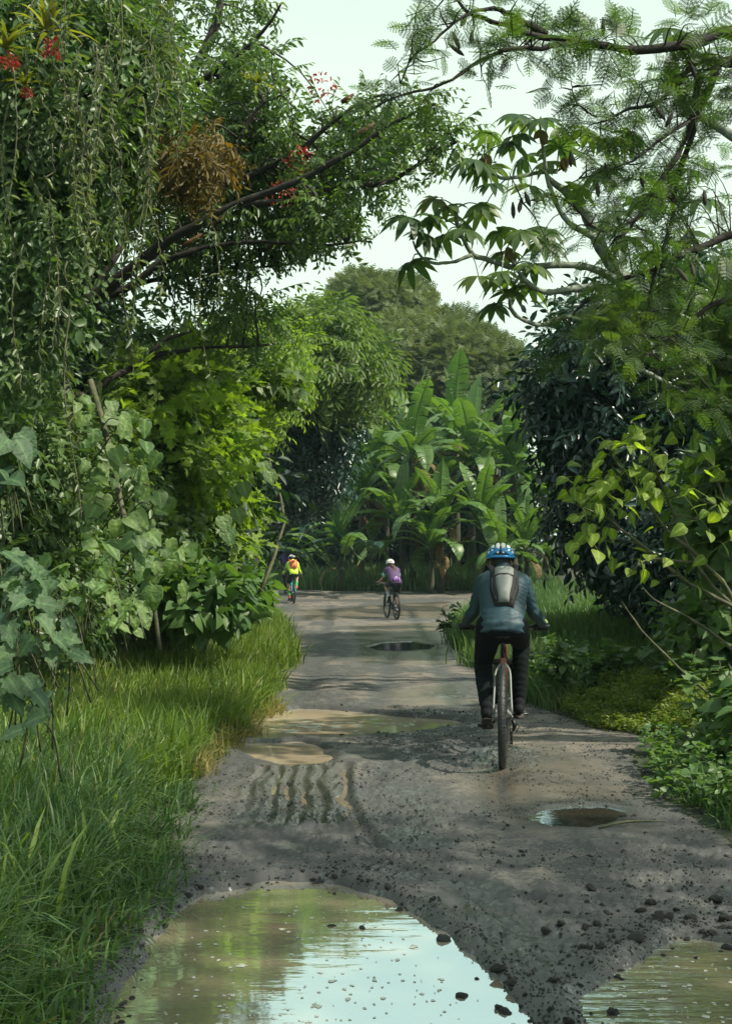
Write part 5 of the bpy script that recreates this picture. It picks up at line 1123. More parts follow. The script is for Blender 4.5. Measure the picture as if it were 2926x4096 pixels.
def remesh(V, Fs, vox, smooth_it=4):
    me = bpy.data.meshes.new('tmp'); me.from_pydata([tuple(v) for v in V], [], [tuple(int(i) for i in f) for F in Fs for f in F])
    o = bpy.data.objects.new('tmp', me); sc.collection.objects.link(o); m_ = o.modifiers.new('r', 'REMESH'); m_.mode = 'VOXEL'; m_.voxel_size = vox
    s_ = o.modifiers.new('s', 'SMOOTH'); s_.factor = .5; s_.iterations = smooth_it
    dg = bpy.context.evaluated_depsgraph_get(); ev = o.evaluated_get(dg); m2 = bpy.data.meshes.new_from_object(ev)
    n = len(m2.vertices); V2 = np.zeros(n * 3, np.float32); m2.vertices.foreach_get('co', V2); nl = len(m2.loops); lv = np.zeros(nl, np.int32); m2.loops.foreach_get('vertex_index', lv)
    ls = np.zeros(len(m2.polygons), np.int32); m2.polygons.foreach_get('loop_total', ls); Nn = np.zeros(n * 3, np.float32); m2.vertices.foreach_get('normal', Nn)
    bpy.data.objects.remove(o); F4 = lv.reshape(-1, 4) if (ls == 4).all() else None
    if F4 is None:
        st_ = np.concatenate([[0], np.cumsum(ls)[:-1]]); F4 = np.array([lv[a:a + 4] for a, k in zip(st_, ls) if k == 4])
    return V2.reshape(-1, 3).astype(float), F4, Nn.reshape(-1, 3).astype(float)
class Solid:
    def __init__(s): s.V = []; s.F = []; s.n = 0
    def add(s, V, Fs):
        s.V.append(np.asarray(V)); s.F += [np.asarray(f) + s.n for f in Fs]; s.n += len(V)
    def cap(s, pts, rad, sides=14, sub=3):
        pts = np.asarray(pts, float); rad = np.broadcast_to(np.asarray(rad, float), (len(pts),)); V, F = tube(pts, rad, sides, sub=sub); s.add(V, F)
        s.add(*ellipsoid(pts[0], [rad[0]] * 3, 12, 8)); s.add(*ellipsoid(pts[-1], [rad[-1]] * 3, 12, 8))
    def loft(s, secs, k=20, p=2.4):
        """secs: (centre, half width x, half depth, fore-direction angle) stacked ellipses"""
        V = []
        for (c, wx, dp, tilt) in secs:
            th = np.arange(k) * 2 * PI / k; cx = np.sign(np.cos(th)) * np.abs(np.cos(th)) ** (2 / p) * wx; sy = np.sign(np.sin(th)) * np.abs(np.sin(th)) ** (2 / p) * dp
            V.append(np.asarray(c) + np.column_stack([cx, sy * math.cos(tilt), -sy * math.sin(tilt)]))
        n = len(secs); V = np.concatenate(V); i = np.arange(n - 1)[:, None]; j = np.arange(k)[None]; F = np.stack([i * k + j, i * k + (j + 1) % k, (i + 1) * k + (j + 1) % k, (i + 1) * k + j], -1).reshape(-1, 4)
        a = np.arange(k)[::-1][None]; Fc = [np.arange(k)[::-1], (n - 1) * k + np.arange(k)]; V = np.vstack([V, V[:k].mean(0), V[-k:].mean(0)]); q = np.arange(k); q2 = (q + 1) % k
        s.add(V, [F, np.stack([q2, q, np.full(k, n * k)], 1), np.stack([(n - 1) * k + q, (n - 1) * k + q2, np.full(k, n * k + 1)], 1)])
    def done(s, vox, it=4): return remesh(np.concatenate(s.V), s.F, vox, it)
def ik(a, c, l1, l2, pole):
    d = c - a; L_ = min(np.linalg.norm(d), (l1 + l2) * .995); u = d / np.linalg.norm(d); x = (l1 * l1 - l2 * l2 + L_ * L_) / (2 * L_); h = math.sqrt(max(0, l1 * l1 - x * x)); p = np.asarray(pole, float); p = unit(p - u * (p @ u)); return a + u * x + p * h

M_skin = simple('skin', (.36, .20, .14), .5, var=.06); M_skinD = simple('tanned skin', (.24, .13, .085), .5, var=.06); M_hair = simple('dark hair', (.010, .010, .010), .6, bump=.6, bscale=200, var=.5)
M_hair2 = simple('brown curly hair', (.07, .03, .018), .6, bump=.9, bscale=120, var=.6)

def rider(T, e_label, name_parts, pal, vox, rp, lp, zb, yb, hb=.35, sc_=1., stand=0., lean=0., wr=.0, arm='long', leg='long', details=True, hair=None, gl=None, headturn=0.):
    """pal: dict jersey, trousers, skin, shoe, sole, glove, sock"""
    o0 = T([A(0, .2, 0)])[0]; hd = T([A(0, 1, 0)])[0] - T([A(0, 0, 0)])[0]
    e = empty('person', T([A(0, .3, .0)])[0], e_label, 'person', 'riders on the track', rz=math.atan2(-hd[0], hd[1]))
    z0 = stand; hipc = A(0, .16 + stand * .5, .975 + z0)
    S = lambda x, y, z: A(x, y + stand * .5, z + z0)
    hips = [A(s * .092, hipc[1] + .02, hipc[2] - .02) for s in (-1, 1)]
    ank = [np.array([-.115, lp[1] - .075, lp[2] + .16]), np.array([.115, rp[1] - .055, rp[2] + .105])]
    if not details: ank[0][2] -= .03
    knee = [ik(hips[i], ank[i], .44 * sc_, .43 * sc_, A((-.12, .12)[i], 1, .5)) for i in range(2)]
    pel, wai, che, upc, nec, hed = S(0, .16, .97), S(0, .235, 1.09), S(0, .40, 1.235), S(0, .52, 1.305), S(0, .60, 1.372), S(-.018, .685, 1.445)
    sho = [S(s * .146, .535, 1.300) for s in (-1, 1)]
    wri = [A(s * (hb - .052), yb - .105, zb + .022) for s in (-1, 1)]
    elb = [ik(sho[i], wri[i], .248, .240, A((-1, 1)[i] * .05, -.3, -.6)) for i in range(2)]
    # ------- body: one continuous surface
    def limbs(B, gr):
        for i in range(2):
            B.cap([hips[i] + A(0, 0, .03), hips[i] * .5 + knee[i] * .5 + A(0, 0, .012), knee[i]], [.092 + gr, .078 + gr, .056 + gr]); B.cap([knee[i], knee[i] * .65 + ank[i] * .35 + A(0, -.018, 0), ank[i]], [.056 + gr, .054 + gr, .036 + gr])
    def arms(B, gr, full=True, to=1.):
        for i in range(2):
            w_ = elb[i] * (1 - to) + wri[i] * to; B.cap([sho[i] * .93 + che * .07, sho[i], sho[i] * .45 + elb[i] * .55, elb[i]], [.05 + gr, .055 + gr, .046 + gr, .037 + gr])
            if full: B.cap([elb[i], elb[i] * .6 + w_ * .4, w_], [.038 + gr, .039 + gr, (.026 if to > .9 else .034) + gr])
    def torso(B, g_, hem=None):
        B.loft([(pel + A(0, -.01, -.06), .135 + g_, .10 + g_, .35), (pel + A(0, 0, .0), .158 + g_, .125 + g_, .4), (pel + A(0, .02, .05), .154 + g_, .120 + g_, .55), (wai, .150 + g_, .105 + g_, .7), (wai * .5 + che * .5, .160 + g_, .115 + g_, .8), (che, .172 + g_, .125 + g_, .85), (upc, .170 + g_, .105 + g_, .85), (upc * .5 + nec * .5 + A(0, -.01, .015), .125 + g_, .075 + g_, .8), (nec + A(0, 0, .0), .062 + g_, .06 + g_, .6)])
    def hand(B, i):
        s = (-1, 1)[i]; w_ = wri[i]; gx = hb - .052; k0 = A(s * gx, yb - .052, zb + .030)
        for j in range(4):
            x = s * (gx - .036 + .0235 * j); kn = A(x, yb - .038 - (.004 if j == 3 else 0), zb + .031); B.cap([w_ + A(s * (-.014 + .010 * j), .01, 0), (w_ + kn) / 2 + A(s * (-.006 + .006 * j), .0, .006), kn], [.0165, .016, .0125], 8)
            fl = (1.0, 1.08, 1.0, .85)[j]; B.cap([kn, A(x, yb - .005, zb + .031), A(x, yb + .002 + .014 * fl, zb + .008)], [.0115, .0105, .0095], 8); B.cap([A(x, yb + .002 + .014 * fl, zb + .008), A(x, yb + .008 * fl, zb - .018), A(x, yb - .025, zb - .027)], [.0095, .0090, .0080], 8)
        B.cap([w_ + A(-s * .016, .008, -.006), A(s * (gx - .052), yb - .062, zb + .008), A(s * (gx - .062), yb - .030, zb - .020), A(s * (gx - .050), yb - .004, zb - .027)], [.017, .014, .0115, .009], 8)
    B = Solid(); torso(B, 0); limbs(B, 0); arms(B, 0); B.cap([nec + A(0, -.02, -.02), nec * .4 + hed * .6], [.058, .054])
    B.add(*ellipsoid(hed + A(0, -.005, .02), (.076, .098, .098), 20, 14)); B.add(*ellipsoid(hed + A(0, .035, -.035), (.058, .062, .075), 16, 10)); B.cap([hed + A(0, .09, .015), hed + A(0, .112, -.018)], [.010, .014], 8)   # skull, jaw, nose
    B.cap([hed + A(-.022, .086, -.052), hed + A(0, .092, -.053), hed + A(.022, .086, -.052)], [.007, .009, .007], 8); B.cap([hed + A(-.03, .083, .03), hed + A(.03, .083, .03)], [.010, .010], 8)
    for s in (-1, 1):
        B.add(*ellipsoid(hed + A(s * .079, -.012, -.008), (.011, .020, .032), 10, 8)); 
    for i in range(2):
        hand(B, i); s = (-1, 1)[i]; pd = (lp, rp)[i]; toe = A(ank[i][0] * 1.0, pd[1] + .10, pd[2] + .035 - (.03 if i == 0 else 0)); B.cap([ank[i], ank[i] + A(0, -.045, -.06)], [.036, .032], 8); B.cap([ank[i] + A(0, -.03, -.06), ank[i] * .4 + toe * .6 + A(0, 0, .0), toe], [.034, .033, .025], 8)
    V, F, Nn = B.done(vox, 3)
    def put(name, V, F, mat, parent=e):
        g_ = Geo(); g_.add(T(V), F, r=.5); return g_.build(name, mat, parent, smooth=True)
    put('body', V, F, pal['skin'])
    for s in (-1, 1):
        g_ = Geo(); V_, F_ = ellipsoid(hed + A(s * .030, .083, .008), (.012, .012, .012), 10, 8); g_.add(T(V_), F_); g_.build('eye', simple('eye', (.5, .5, .48), .2), e, smooth=True)
    # ------- jersey
    J = Solid(); torso(J, .011); J.loft([(pel + A(0, -.005, -.05), .172, .136, .35), (pel + A(0, 0, .0), .176, .142, .4), (pel + A(0, .02, .05), .168, .134, .55), (wai, .155, .116, .7)]); arms(J, .010, full=arm == 'long', to=.93) if arm == 'long' else None
    if arm != 'long':
        for i in range(2): J.cap([sho[i] * .93 + che * .07, sho[i], sho[i] * .4 + elb[i] * .6], [.062, .073, .062])
    J.cap([nec + A(0, -.02, -.03), nec + A(0, .015, .03)], [.070, .064])
    V, F, Nn = J.done(vox, 4)
    hemz = hipc[2] - .015
    # folds: soft diagonal creases over the right of the back, smaller elsewhere
    V0 = V.copy(); u = (V[:, 0] * .55 + V[:, 2] * 1.0 + V[:, 1] * .15); wv = np.sin(u * 2 * PI / .034 + 3.2 * fbm(V[:, 0] * 9, V[:, 2] * 9, 2, 3)) 
    mask = sstep(.02, .07, V[:, 0]) * sstep(1.05 + z0, 1.14 + z0, V[:, 2]) * (1 - sstep(1.30 + z0, 1.36 + z0, V[:, 2])) * sstep(.0, .3, -Nn[:, 1] + .1) * (1 - sstep(.16, .21, V[:, 0]))
    low = np.sin((V[:, 2] * 1.2 + V[:, 0] * .9 * fbm(V[:, 2] * 4, V[:, 1] * 4, 2, 1)) * 2 * PI / .06 + 9 * fbm(V[:, 0] * 6, V[:, 2] * 7, 3, 8)) * (.3 + 1.4 * vnoise(V[:, 0] * 9, V[:, 2] * 9, 4)) * (1 - sstep(1.08 + z0, 1.18 + z0, V[:, 2]))
    armm = sstep(.20, .24, np.abs(V[:, 0])); al = np.sin(V[:, 2] * 2 * PI / .045 + V[:, 1] * 40 + 5 * fbm(V[:, 0] * 12, V[:, 2] * 12, 2, 14))
    V = V + Nn * (.0042 * wv * mask + .0018 * low * (1 - mask) * (1 - armm) + .0022 * al * armm + .004 * fbm(V[:, 0] * 14, V[:, 2] * 14 + V[:, 1] * 9, 3, 5))[:, None]
    keep = (V0[F].mean(1)[:, 2] > hemz - .05) | (np.abs(V0[F].mean(1)[:, 0]) > .215)
    F1 = F[keep]; cz = V0[F1].mean(1)
    # straight hem: pull the last row of vertices to the hem line
    bz = V[:, 2] < hemz - .02; tors = np.abs(V[:, 0]) < .215; V[bz & tors, 2] = hemz - .02 + .1 * (V[bz & tors, 2] - hemz + .02)
    if 'cuff' in pal:
        c_ = V[F1].mean(1); isc = np.zeros(len(F1), bool)
        for i in range(2):
            end = sho[i] * .4 + elb[i] * .6; isc |= np.linalg.norm(c_ - end, axis=1) < .082
        put('sleeve_trim', V, F1[isc], pal['cuff']); F1 = F1[~isc]
    jo = put('jersey', V, F1, pal['jersey'])
    if details:
        # seams along the shoulder
        for i in range(2):
            s = (-1, 1)[i]
            bent(T([S(s * .150, .40, 1.13), S(s * .155, .42, 1.20), S(s * .145, .45, 1.29), S(s * .12, .52, 1.365)]), .0022, simple('seam thread', (.02, .05, .065), .8), 'seam', jo, 5)
    # ------- trousers or shorts
    Tn = Solid(); Tn.loft([(pel + A(0, -.01, -.08), .135, .115, .35), (pel + A(0, -.008, -.01), .165, .130, .4), (pel + A(0, .008, .03), .158, .118, .5)])
    for i in range(2):
        if leg == 'long':
            Tn.cap([hips[i] + A(0, -.02, .03), hips[i] * .5 + knee[i] * .5 + A(0, 0, .005), knee[i]], [.102, .088, .067]); kk = knee[i] * .03 + ank[i] * .97; Tn.cap([knee[i], knee[i] * .6 + kk * .4 + A(0, -.02, 0), kk], [.067, .064, .055])
        else: Tn.cap([hips[i] + A(0, -.02, .03), hips[i] * .5 + knee[i] * .5, hips[i] * .2 + knee[i] * .8], [.106, .093, .076])
    V, F, Nn = Tn.done(vox, 4); w_ = np.sin((V[:, 2] * 1.1 + V[:, 1] * .7) * 2 * PI / .05 + 5 * fbm(V[:, 0] * 8, V[:, 2] * 7, 2, 9)); V = V + Nn * (.0016 * w_ * (1 - sstep(.75 + z0, .9 + z0, V[:, 2])) + .005 * fbm(V[:, 0] * 10, V[:, 2] * 10, 3, 19))[:, None]
    put('trousers' if leg == 'long' else 'shorts', V, F, pal['trousers'])
    # ------- socks, shoes, gloves
    for i in range(2):
        s = (-1, 1)[i]; pd = (lp, rp)[i]
        so = Solid(); a0 = ank[i] * (.85 if leg == 'long' else .62) + knee[i] * (.15 if leg == 'long' else .38); so.cap([a0, (a0 + ank[i]) / 2 + A(0, -.006, 0), ank[i] + A(0, -.02, -.035)], [.044 if leg == 'long' else .056, .046, .040]); V, F, _ = so.done(vox, 3); put('sock', V, F, pal['sock'])
        toe = A(ank[i][0], pd[1] + .105, pd[2] + .045 - (.035 if i == 0 else 0)); heel = ank[i] + A(0, -.055, -.075)
        sh_ = Solid(); ax = unit(toe - heel); upv = unit(np.cross(A(1, 0, 0), ax)); mid = heel * .5 + toe * .5
        sh_.cap([heel + upv * .012, mid * .5 + heel * .5 + upv * .016, mid + upv * .010, toe], [.038, .040, .041, .033]); sh_.cap([ank[i] + A(0, -.02, -.01), heel + upv * .02 + ax * .04], [.046, .046]); V, F, _ = sh_.done(vox * .9, 3)
        shoe = put('shoe', V, F, pal['shoe'])
        # sole: rounded outline plate
        k = 26; tt_ = np.linspace(-.06, np.linalg.norm(toe - heel) + .05, k); L0 = tt_[-1] - tt_[0]; uu = (tt_ - tt_[0]) / L0; hw = .046 * np.sqrt(np.clip(1 - (2 * uu - 1) ** 6, 0, 1)) * (.80 + .25 * sstep(.35, .8, uu)); base_ = heel[None] + ax * tt_[:, None] - upv * .030
        lx = base_ - A(1, 0, 0) * hw[:, None]; rx = base_ + A(1, 0, 0) * hw[:, None]; V = np.concatenate([lx, rx, lx - upv * .018, rx - upv * .018]); i_ = np.arange(k - 1)
        F = np.concatenate([np.stack([i_, i_ + 1, k + i_ + 1, k + i_], 1), np.stack([2 * k + i_, 3 * k + i_, 3 * k + i_ + 1, 2 * k + i_ + 1], 1), np.stack([i_, 2 * k + i_, 2 * k + i_ + 1, i_ + 1], 1), np.stack([k + i_, k + i_ + 1, 3 * k + i_ + 1, 3 * k + i_], 1)]); g_ = Geo(); g_.add(T(V), F); g_.build('sole', pal['sole'], shoe)
        if 'glove' in pal:
            gv = Solid(); hand(gv, i); V, F, Nn = gv.done(vox * .8, 1); V = V + Nn * .0022; c_ = V[F].mean(1); keep = (c_[:, 1] < yb + .006) & (c_[:, 1] > wri[i][1] - .02); gl_ = put('glove', V, F[keep], pal['glove'])
            bent(T([wri[i] + A(-s * .03, -.0, .012), wri[i] + A(-s * .012, -.004, .030), wri[i] + A(s * .018, -.002, .027), wri[i] + A(s * .03, 0, .004)]), .009, pal['strap'], 'wrist_strap', gl_, 8)
    # ------- helmet: vented shell of ribs over a dark liner
    hc = hed + A(0, -.005, .035); tl = .12
    def hp(az, el, r=1.):      # az 0 = front, el up, on an ellipsoid tilted forward
        v = A(math.sin(az) * math.cos(el) * .108, math.cos(az) * math.cos(el) * .142, math.sin(el) * .112) * r; y, z = v[1], v[2]; return hc + A(v[0], y * math.cos(tl) + z * math.sin(tl), -y * math.sin(tl) + z * math.cos(tl))
    Ln = []; ek = 12; ak = 28
    els = np.linspace(-.12, PI / 2 - .02, ek); V = np.array([hp(2 * PI * a / ak, el, .955) for el in els for a in range(ak)] ); i = np.arange(ek - 1)[:, None]; j = np.arange(ak)[None]; F = np.stack([i * ak + j, i * ak + (j + 1) % ak, (i + 1) * ak + (j + 1) % ak, (i + 1) * ak + j], -1).reshape(-1, 4)
    hel = put('helmet', V, F, pal['liner'])
    def ribbon(path, w, thick, name, mat):   # path: (az, el) list, plate with width w
        p = np.array([hp(a, b_) for a, b_ in path]); n_ = unit(p - hc); p, _ = smooth_path(p, None, 5); n_ = unit(p - hc); tg = unit(np.gradient(p, axis=0)); sd = unit(np.cross(tg, n_)); ww = np.interp(np.linspace(0, 1, len(p)), np.linspace(0, 1, len(w)), w)[:, None]
        prof = [(-1, -.3), (-.8, .7), (-.3, 1), (.3, 1), (.8, .7), (1, -.3)]; V = np.concatenate([p + sd * ww * a + n_ * thick * b_ for a, b_ in prof]); m_ = len(p); q = np.arange(m_ - 1); F = np.concatenate([np.stack([k * m_ + q, k * m_ + q + 1, (k + 1) * m_ + q + 1, (k + 1) * m_ + q], 1) for k in range(5)]); put(name, V, F, mat, hel)
    # longitudinal ribs (over the top front to back)
    for k, x in enumerate((-.86, -.52, -.17, .17, .52, .86)):
        pth = []
        for u in np.linspace(.12, .94, 9):
            th_ = PI * u; y = math.cos(th_); z = math.sin(th_); sx_ = math.sin(x * 1.15); c_ = math.cos(x * 1.15); v = A(sx_, y * (c_ * .9 + .1), z * c_); pth.append((math.atan2(v[0], v[1]), math.asin(max(-.1, min(1, v[2] / np.linalg.norm(v))))))
        ribbon(pth[:7], [.006, .014, .017], .006, 'rib', pal['rib1']); ribbon(pth[6:], [.016, .012, .008], .0065, 'rib', pal['rib2'])
    ribbon([(a, .02 + .05 * math.cos(a)) for a in np.linspace(0, 2 * PI, 21)], [.010], .007, 'rim_band', pal['wing'])
    for s in (-1, 1): ribbon([(PI - s * .05, .42), (PI - s * .35, .34), (PI - s * .8, .14), (PI - s * 1.25, .02)], [.010, .013, .020, .010], .010, 'rear_wing', pal['wing']); ribbon([(PI - s * .05, .42), (PI - s * .45, .55), (PI - s * 1.0, .50), (PI - s * 1.4, .30)], [.008, .009, .012, .008], .009, 'rear_wing', pal['rib3'])
    for s in (-1, 1): bent(T([hp(s * 1.5, -.05, .9), hed + A(s * .072, .01, -.06), hed + A(0, .03, -.115)]), .004, M_blk, 'chin_strap', hel, 5)
    if hair == 'short' or hair is None:
        H = Solid(); H.add(*ellipsoid(hed + A(0, -.018, .010), (.080, .094, .085), 20, 14)); V, F, _ = H.done(max(vox, .006), 2); c_ = V[F].mean(1); k_ = (c_[:, 1] < hed[1] + .012) & (c_[:, 2] > hed[2] - .058) ; put('hair', V, F[k_], M_hair)
    else:
        H = Solid(); H.add(*ellipsoid(hed + A(0, -.018, .0), (.082, .096, .09), 20, 14)); H.cap([hed + A(0, -.07, -.03), S(.0, .46, 1.40), S(.015, .32, 1.28), S(.0, .25, 1.20)], [.05, .06, .065, .03]); V, F, Nn = H.done(vox, 1); V = V + Nn * (.022 * fbm(V[:, 0] * 28, V[:, 2] * 28, 3, 2))[:, None]; c_ = V[F].mean(1); put('hair', V, F[c_[:, 1] < hed[1] + .015], M_hair2)
    return e, S, T

def backpack(T, S, label, body, panel, trim, w=.108, top=1.40, small=False):
    e = empty('backpack', T([S(0, .30, 1.15)])[0], label, 'backpack')
    up = unit(A(0, .30, .27)); out = unit(np.cross(A(1, 0, 0), up)); out = out if out[1] < 0 else -out
    b0 = S(.012, .165, 1.072) + out * .055; H_ = .40
    def shell(us, wf, df, off=0.):
        k = 24; th = np.arange(k) * 2 * PI / k; V = []
        for u in us:
            c = b0 + up * (u * H_) + out * (off + A(0, 0, 0)[0]); wx = wf(u); d = df(u); ct, s_ = np.cos(th), np.sin(th); x = np.sign(ct) * np.abs(ct) ** .75 * wx; y = np.where(s_ > 0, np.abs(s_) ** .7 * d, -np.abs(s_) ** .5 * .03); V.append(c + x[:, None] * A(1, 0, 0) + y[:, None] * out)
        n = len(us); V = np.concatenate(V); i = np.arange(n - 1)[:, None]; j = np.arange(k)[None]; F = np.stack([i * k + j, i * k + (j + 1) % k, (i + 1) * k + (j + 1) % k, (i + 1) * k + j], -1).reshape(-1, 4); V = np.vstack([V, V[:k].mean(0), V[-k:].mean(0)]); q = np.arange(k); q2 = (q + 1) % k
        return V, [F, np.stack([q2, q, np.full(k, n * k)], 1), np.stack([(n - 1) * k + q, (n - 1) * k + q2, np.full(k, n * k + 1)], 1)]
    us = np.linspace(0, 1, 16); wf = lambda u: w * (.68 + .32 * sstep(0, .5, u)) * math.sqrt(max(.25, 1 - max(0, u - .8) ** 2 * 9)); df = lambda u: .085 * math.sqrt(max(.05, 1 - (2 * u - 1) ** 4 * .93)) + .01
    def put(name, V, F, mat, parent, sm=True): g_ = Geo(); g_.add(T(V), F, r=.5); return g_.build(name, mat, parent, smooth=sm)
    def wr_(V): return V + out * (.004 * fbm(V[:, 0] * 25, V[:, 2] * 22, 3, 3))[:, None]
    V, F = shell(us, wf, df); bod = put('bag', wr_(V), F, body, e)
    V, F = shell(np.linspace(.04, .62, 12), lambda u: wf(u) * .80 * (1 - .22 * (1 - u)), lambda u: df(u) + .014, .002); put('front_panel', wr_(V), F, panel, bod)
    V, F = shell(np.linspace(.66, .97, 8), lambda u: wf(u) * .80, lambda u: df(u) + .012, .002); put('top_panel', wr_(V), F, panel, bod)
    put('zip', *tube([b0 + up * H_ * .64 + A(-w * .78, 0, 0) + out * .07, b0 + up * H_ * .645 + A(-w * .3, 0, 0) + out * .105, b0 + up * H_ * .64 + A(w * .3, 0, 0) + out * .105, b0 + up * H_ * .66 + A(w * .78, 0, 0) + out * .07], .004, 6, sub=4), trim, bod)
    for s in (-1, 1):
        put('side_seam', *tube([b0 + up * H_ * .06 + A(s * w * .5, 0, 0) + out * .07, b0 + up * H_ * .35 + A(s * w * .80, 0, 0) + out * .075, b0 + up * H_ * .62 + A(s * w * .82, 0, 0) + out * .075], .0035, 6, sub=4), M_sad, bod)
        g_ = Geo(); pts = np.array([b0 + up * H_ * .93 + A(s * w * .62, 0, 0), S(s * .105, .545, 1.425), S(s * .125, .64, 1.36), S(s * .135, .62, 1.22), S(s * .15, .46, 1.10), b0 + up * .02 + A(s * w * .6, 0, 0)]); p, _ = smooth_path(pts, None, 5); sd = A(1, 0, 0); tg = unit(np.gradient(p, axis=0)); nn = unit(np.cross(tg, sd)); V = np.concatenate([p - sd * .022 + nn * .004, p + sd * .022 + nn * .004, p + sd * .022 - nn * .004, p - sd * .022 - nn * .004]); m_ = len(p); q = np.arange(m_ - 1); F = np.concatenate([np.stack([a * m_ + q, a * m_ + q + 1, b_ * m_ + q + 1, b_ * m_ + q], 1) for a, b_ in ((0, 1), (1, 2), (2, 3), (3, 0))]); put('shoulder_strap', V, [F], body, e)
    if not small:   # small pale printed emblem: a slanted three-stroke mark
        for a, b_, w_ in (((-.030, .80), (.000, .868), .006), ((.000, .868), (.026, .82), .006), ((-.018, .785), (.03, .80), .005)):
            p0 = b0 + up * H_ * a[1] + A(a[0], 0, 0) + out * (df(a[1]) + .0165); p1 = b0 + up * H_ * b_[1] + A(b_[0], 0, 0) + out * (df(b_[1]) + .0165); put('emblem', *tube([p0, p1], w_ * .6, 6), simple('pale print', (.45, .50, .48), .6), bod)
    return e
def P_loc(px_, py_, heading, z=None):
    g_ = G(px_, py_); zz = float(hgt(np.array([g_[0]]), np.array([g_[1]]))[0]); return (g_[0], g_[1], zz)

C_jer = simple('blue grey jersey', (.018, .050, .070), .55, bump=.15, bscale=300, var=.08)
main_pal = dict(jersey=C_jer, trousers=simple('black track trousers', (.003, .006, .007), .9, bump=.2, bscale=90, var=.3, spec=.2), skin=M_skinD, shoe=simple('black shoe', (.008, .010, .011), .85, bump=.2, spec=.2), sole=simple('grey rubber sole', (.035, .030, .025), .8), glove=simple('black glove', (.010, .014, .015), .7), strap=simple('lime strap', (.35, .48, .05), .6), sock=simple('dark grey sock', (.03, .032, .032), .8),
                liner=M_blk, rib1=simple('white helmet shell', (.62, .66, .64), .2, coat=.5), rib2=simple('white helmet shell', (.6, .6, .6), .2), wing=simple('blue helmet shell', (.015, .22, .55), .25, coat=.5), rib3=simple('blue helmet shell', (.015, .22, .55), .25))
x0, y0, z0_ = P_loc(502, 768, 0)
e, T, rp, lp, zb, yb = bicycle((x0, y0, z0_ - .004), R(6.9), 'mud splashed mountain bicycle with a red frame and silver stays under the nearest rider', simple('red frame paint', (.20, .022, .016), .35, coat=.4), M_sil, R(8), None)
e, S, T2 = rider(T, 'nearest rider in blue grey jersey, black trousers and blue and white helmet', None, main_pal, .0075, rp, lp, zb, yb)
backpack(T, S, 'small grey and black backpack on the back of the nearest rider', simple('black bag cloth', (.008, .011, .012), .8, bump=.3, bscale=250), simple('grey bag cloth', (.16, .18, .175), .6, bump=.3, bscale=250), M_blk)

# rider in purple, middle distance
x0, y0, z0_ = P_loc(396, 619.7, 0)
wh = simple('white helmet shell far', (.75, .78, .76), .3); pur = simple('purple jersey', (.075, .04, .12), .7)
pal2 = dict(jersey=pur, trousers=simple('black shorts', (.008, .010, .012), .7), skin=M_skin, shoe=simple('black shoe', (.010, .011, .012), .5), sole=M_blk, sock=simple('lavender sock', (.42, .40, .62), .8), cuff=simple('mint trim', (.30, .72, .62), .7), liner=M_blk, rib1=wh, rib2=wh, wing=wh, rib3=wh)
e, T, rp, lp, zb, yb = bicycle((x0, y0, z0_ - .01), R(-12), 'dark mountain bicycle with orange reflectors under the rider in purple', M_blk, M_blk, R(-80), None, reflect=simple('orange reflector', (.8, .22, .02), .3))
e, S, T2 = rider(T, 'rider with long curly hair in a purple jersey and black shorts, farther down the track', None, pal2, .012, rp, lp, zb, yb, arm='short', leg='short', details=False, hair='long')
g_ = Geo(); w3 = empty('waist_pack', T([S(.02, .16, 1.06)])[0], 'small purple waist pack at the back of the rider in purple', 'bag')
for s in (-1, 0, 1):
    V, F = ellipsoid(S(.055 * s + .01, .05, 1.06), (.034, .04, .055), 12, 8); g2 = Geo(); g2.add(T(V), F); g2.build('pocket', simple('violet cloth', (.30, .14, .48), .6), w3, smooth=True)
V, F = ellipsoid(S(0, .06, 1.115), (.03, .03, .018), 10, 6); g2 = Geo(); g2.add(T(V), F); g2.build('flap', wh, w3, smooth=True)

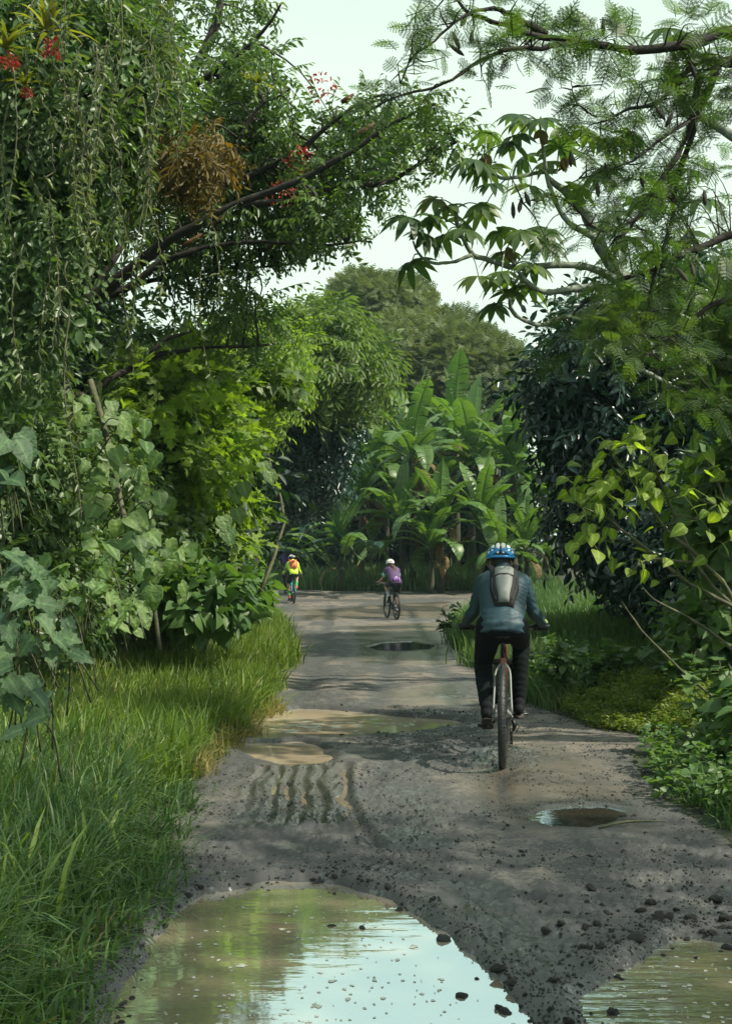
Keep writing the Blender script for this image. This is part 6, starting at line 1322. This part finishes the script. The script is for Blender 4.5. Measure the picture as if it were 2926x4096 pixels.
# rider in yellow
x0, y0, z0_ = P_loc(293.5, 609, 0)
pal3 = dict(jersey=simple('fluorescent yellow jacket', (.52, .80, .06), .6), trousers=pal2['trousers'], skin=M_skin, shoe=simple('pink shoe', (.40, .08, .08), .5), sole=M_blk, sock=simple('green sock', (.05, .38, .07), .8), liner=M_blk, rib1=wh, rib2=wh, wing=M_blk, rib3=wh)
e, T, rp, lp, zb, yb = bicycle((x0, y0, z0_ - .01), R(-8), 'turquoise mountain bicycle under the rider in yellow, partly hidden by the bush', simple('turquoise paint', (.03, .40, .42), .4), simple('turquoise paint', (.03, .40, .42), .4), R(85), None)
e, S, T2 = rider(T, 'rider in a fluorescent yellow jacket, black shorts and green socks at the left bend', None, pal3, .013, rp, lp, zb, yb, arm='long', leg='short', details=False)
backpack(T, S, 'bright orange backpack on the rider in yellow', simple('orange bag cloth', (.75, .16, .06), .7), simple('coral bag cloth', (.80, .22, .10), .7), simple('pale zip', (.5, .5, .45), .5), w=.135, small=True)
# farthest rider in dark violet
x0, y0 = -2.75, 45.5; z0_ = float(hgt(np.array([x0]), np.array([y0]))[0])
pal4 = dict(jersey=simple('dark violet jersey', (.08, .04, .19), .8), trousers=pal2['trousers'], skin=M_skinD, shoe=M_blk, sole=M_blk, sock=M_blk, liner=M_blk, rib1=M_steel, rib2=M_steel, wing=M_blk, rib3=M_blk)
e, T, rp, lp, zb, yb = bicycle((x0, y0, z0_ - .01), R(-10), 'dark bicycle of the farthest rider, almost hidden behind the rider in yellow', M_blk, M_blk, R(10), None)
rider(T, 'farthest rider in a dark violet top, in the shade past the rider in yellow', None, pal4, .014, rp, lp, zb, yb, arm='short', leg='long', details=False, stand=.12)

# ------------------------------------------------------------------ haze, added to lift the dark tones towards teal
g_ = Geo(); V, F = box((0, 40, 10), (240, 240, 32)); V[:, 2] = np.where(V[:, 2] > 0, 26, -6.); g_.add(V, F)
m = bpy.data.materials.new('thin haze'); m.use_nodes = True; t = m.node_tree; t.nodes.clear(); o = N(t, 'ShaderNodeOutputMaterial'); v = N(t, 'ShaderNodeVolumePrincipled')
v.inputs['Color'].default_value = (.62, .95, 1., 1); v.inputs['Density'].default_value = .0004; t.links.new(v.outputs[0], o.inputs['Volume'])
o = g_.build('haze', m); o['kind'] = 'stuff'; o['label'] = 'thin teal haze added to lift the dark tones between the trees'
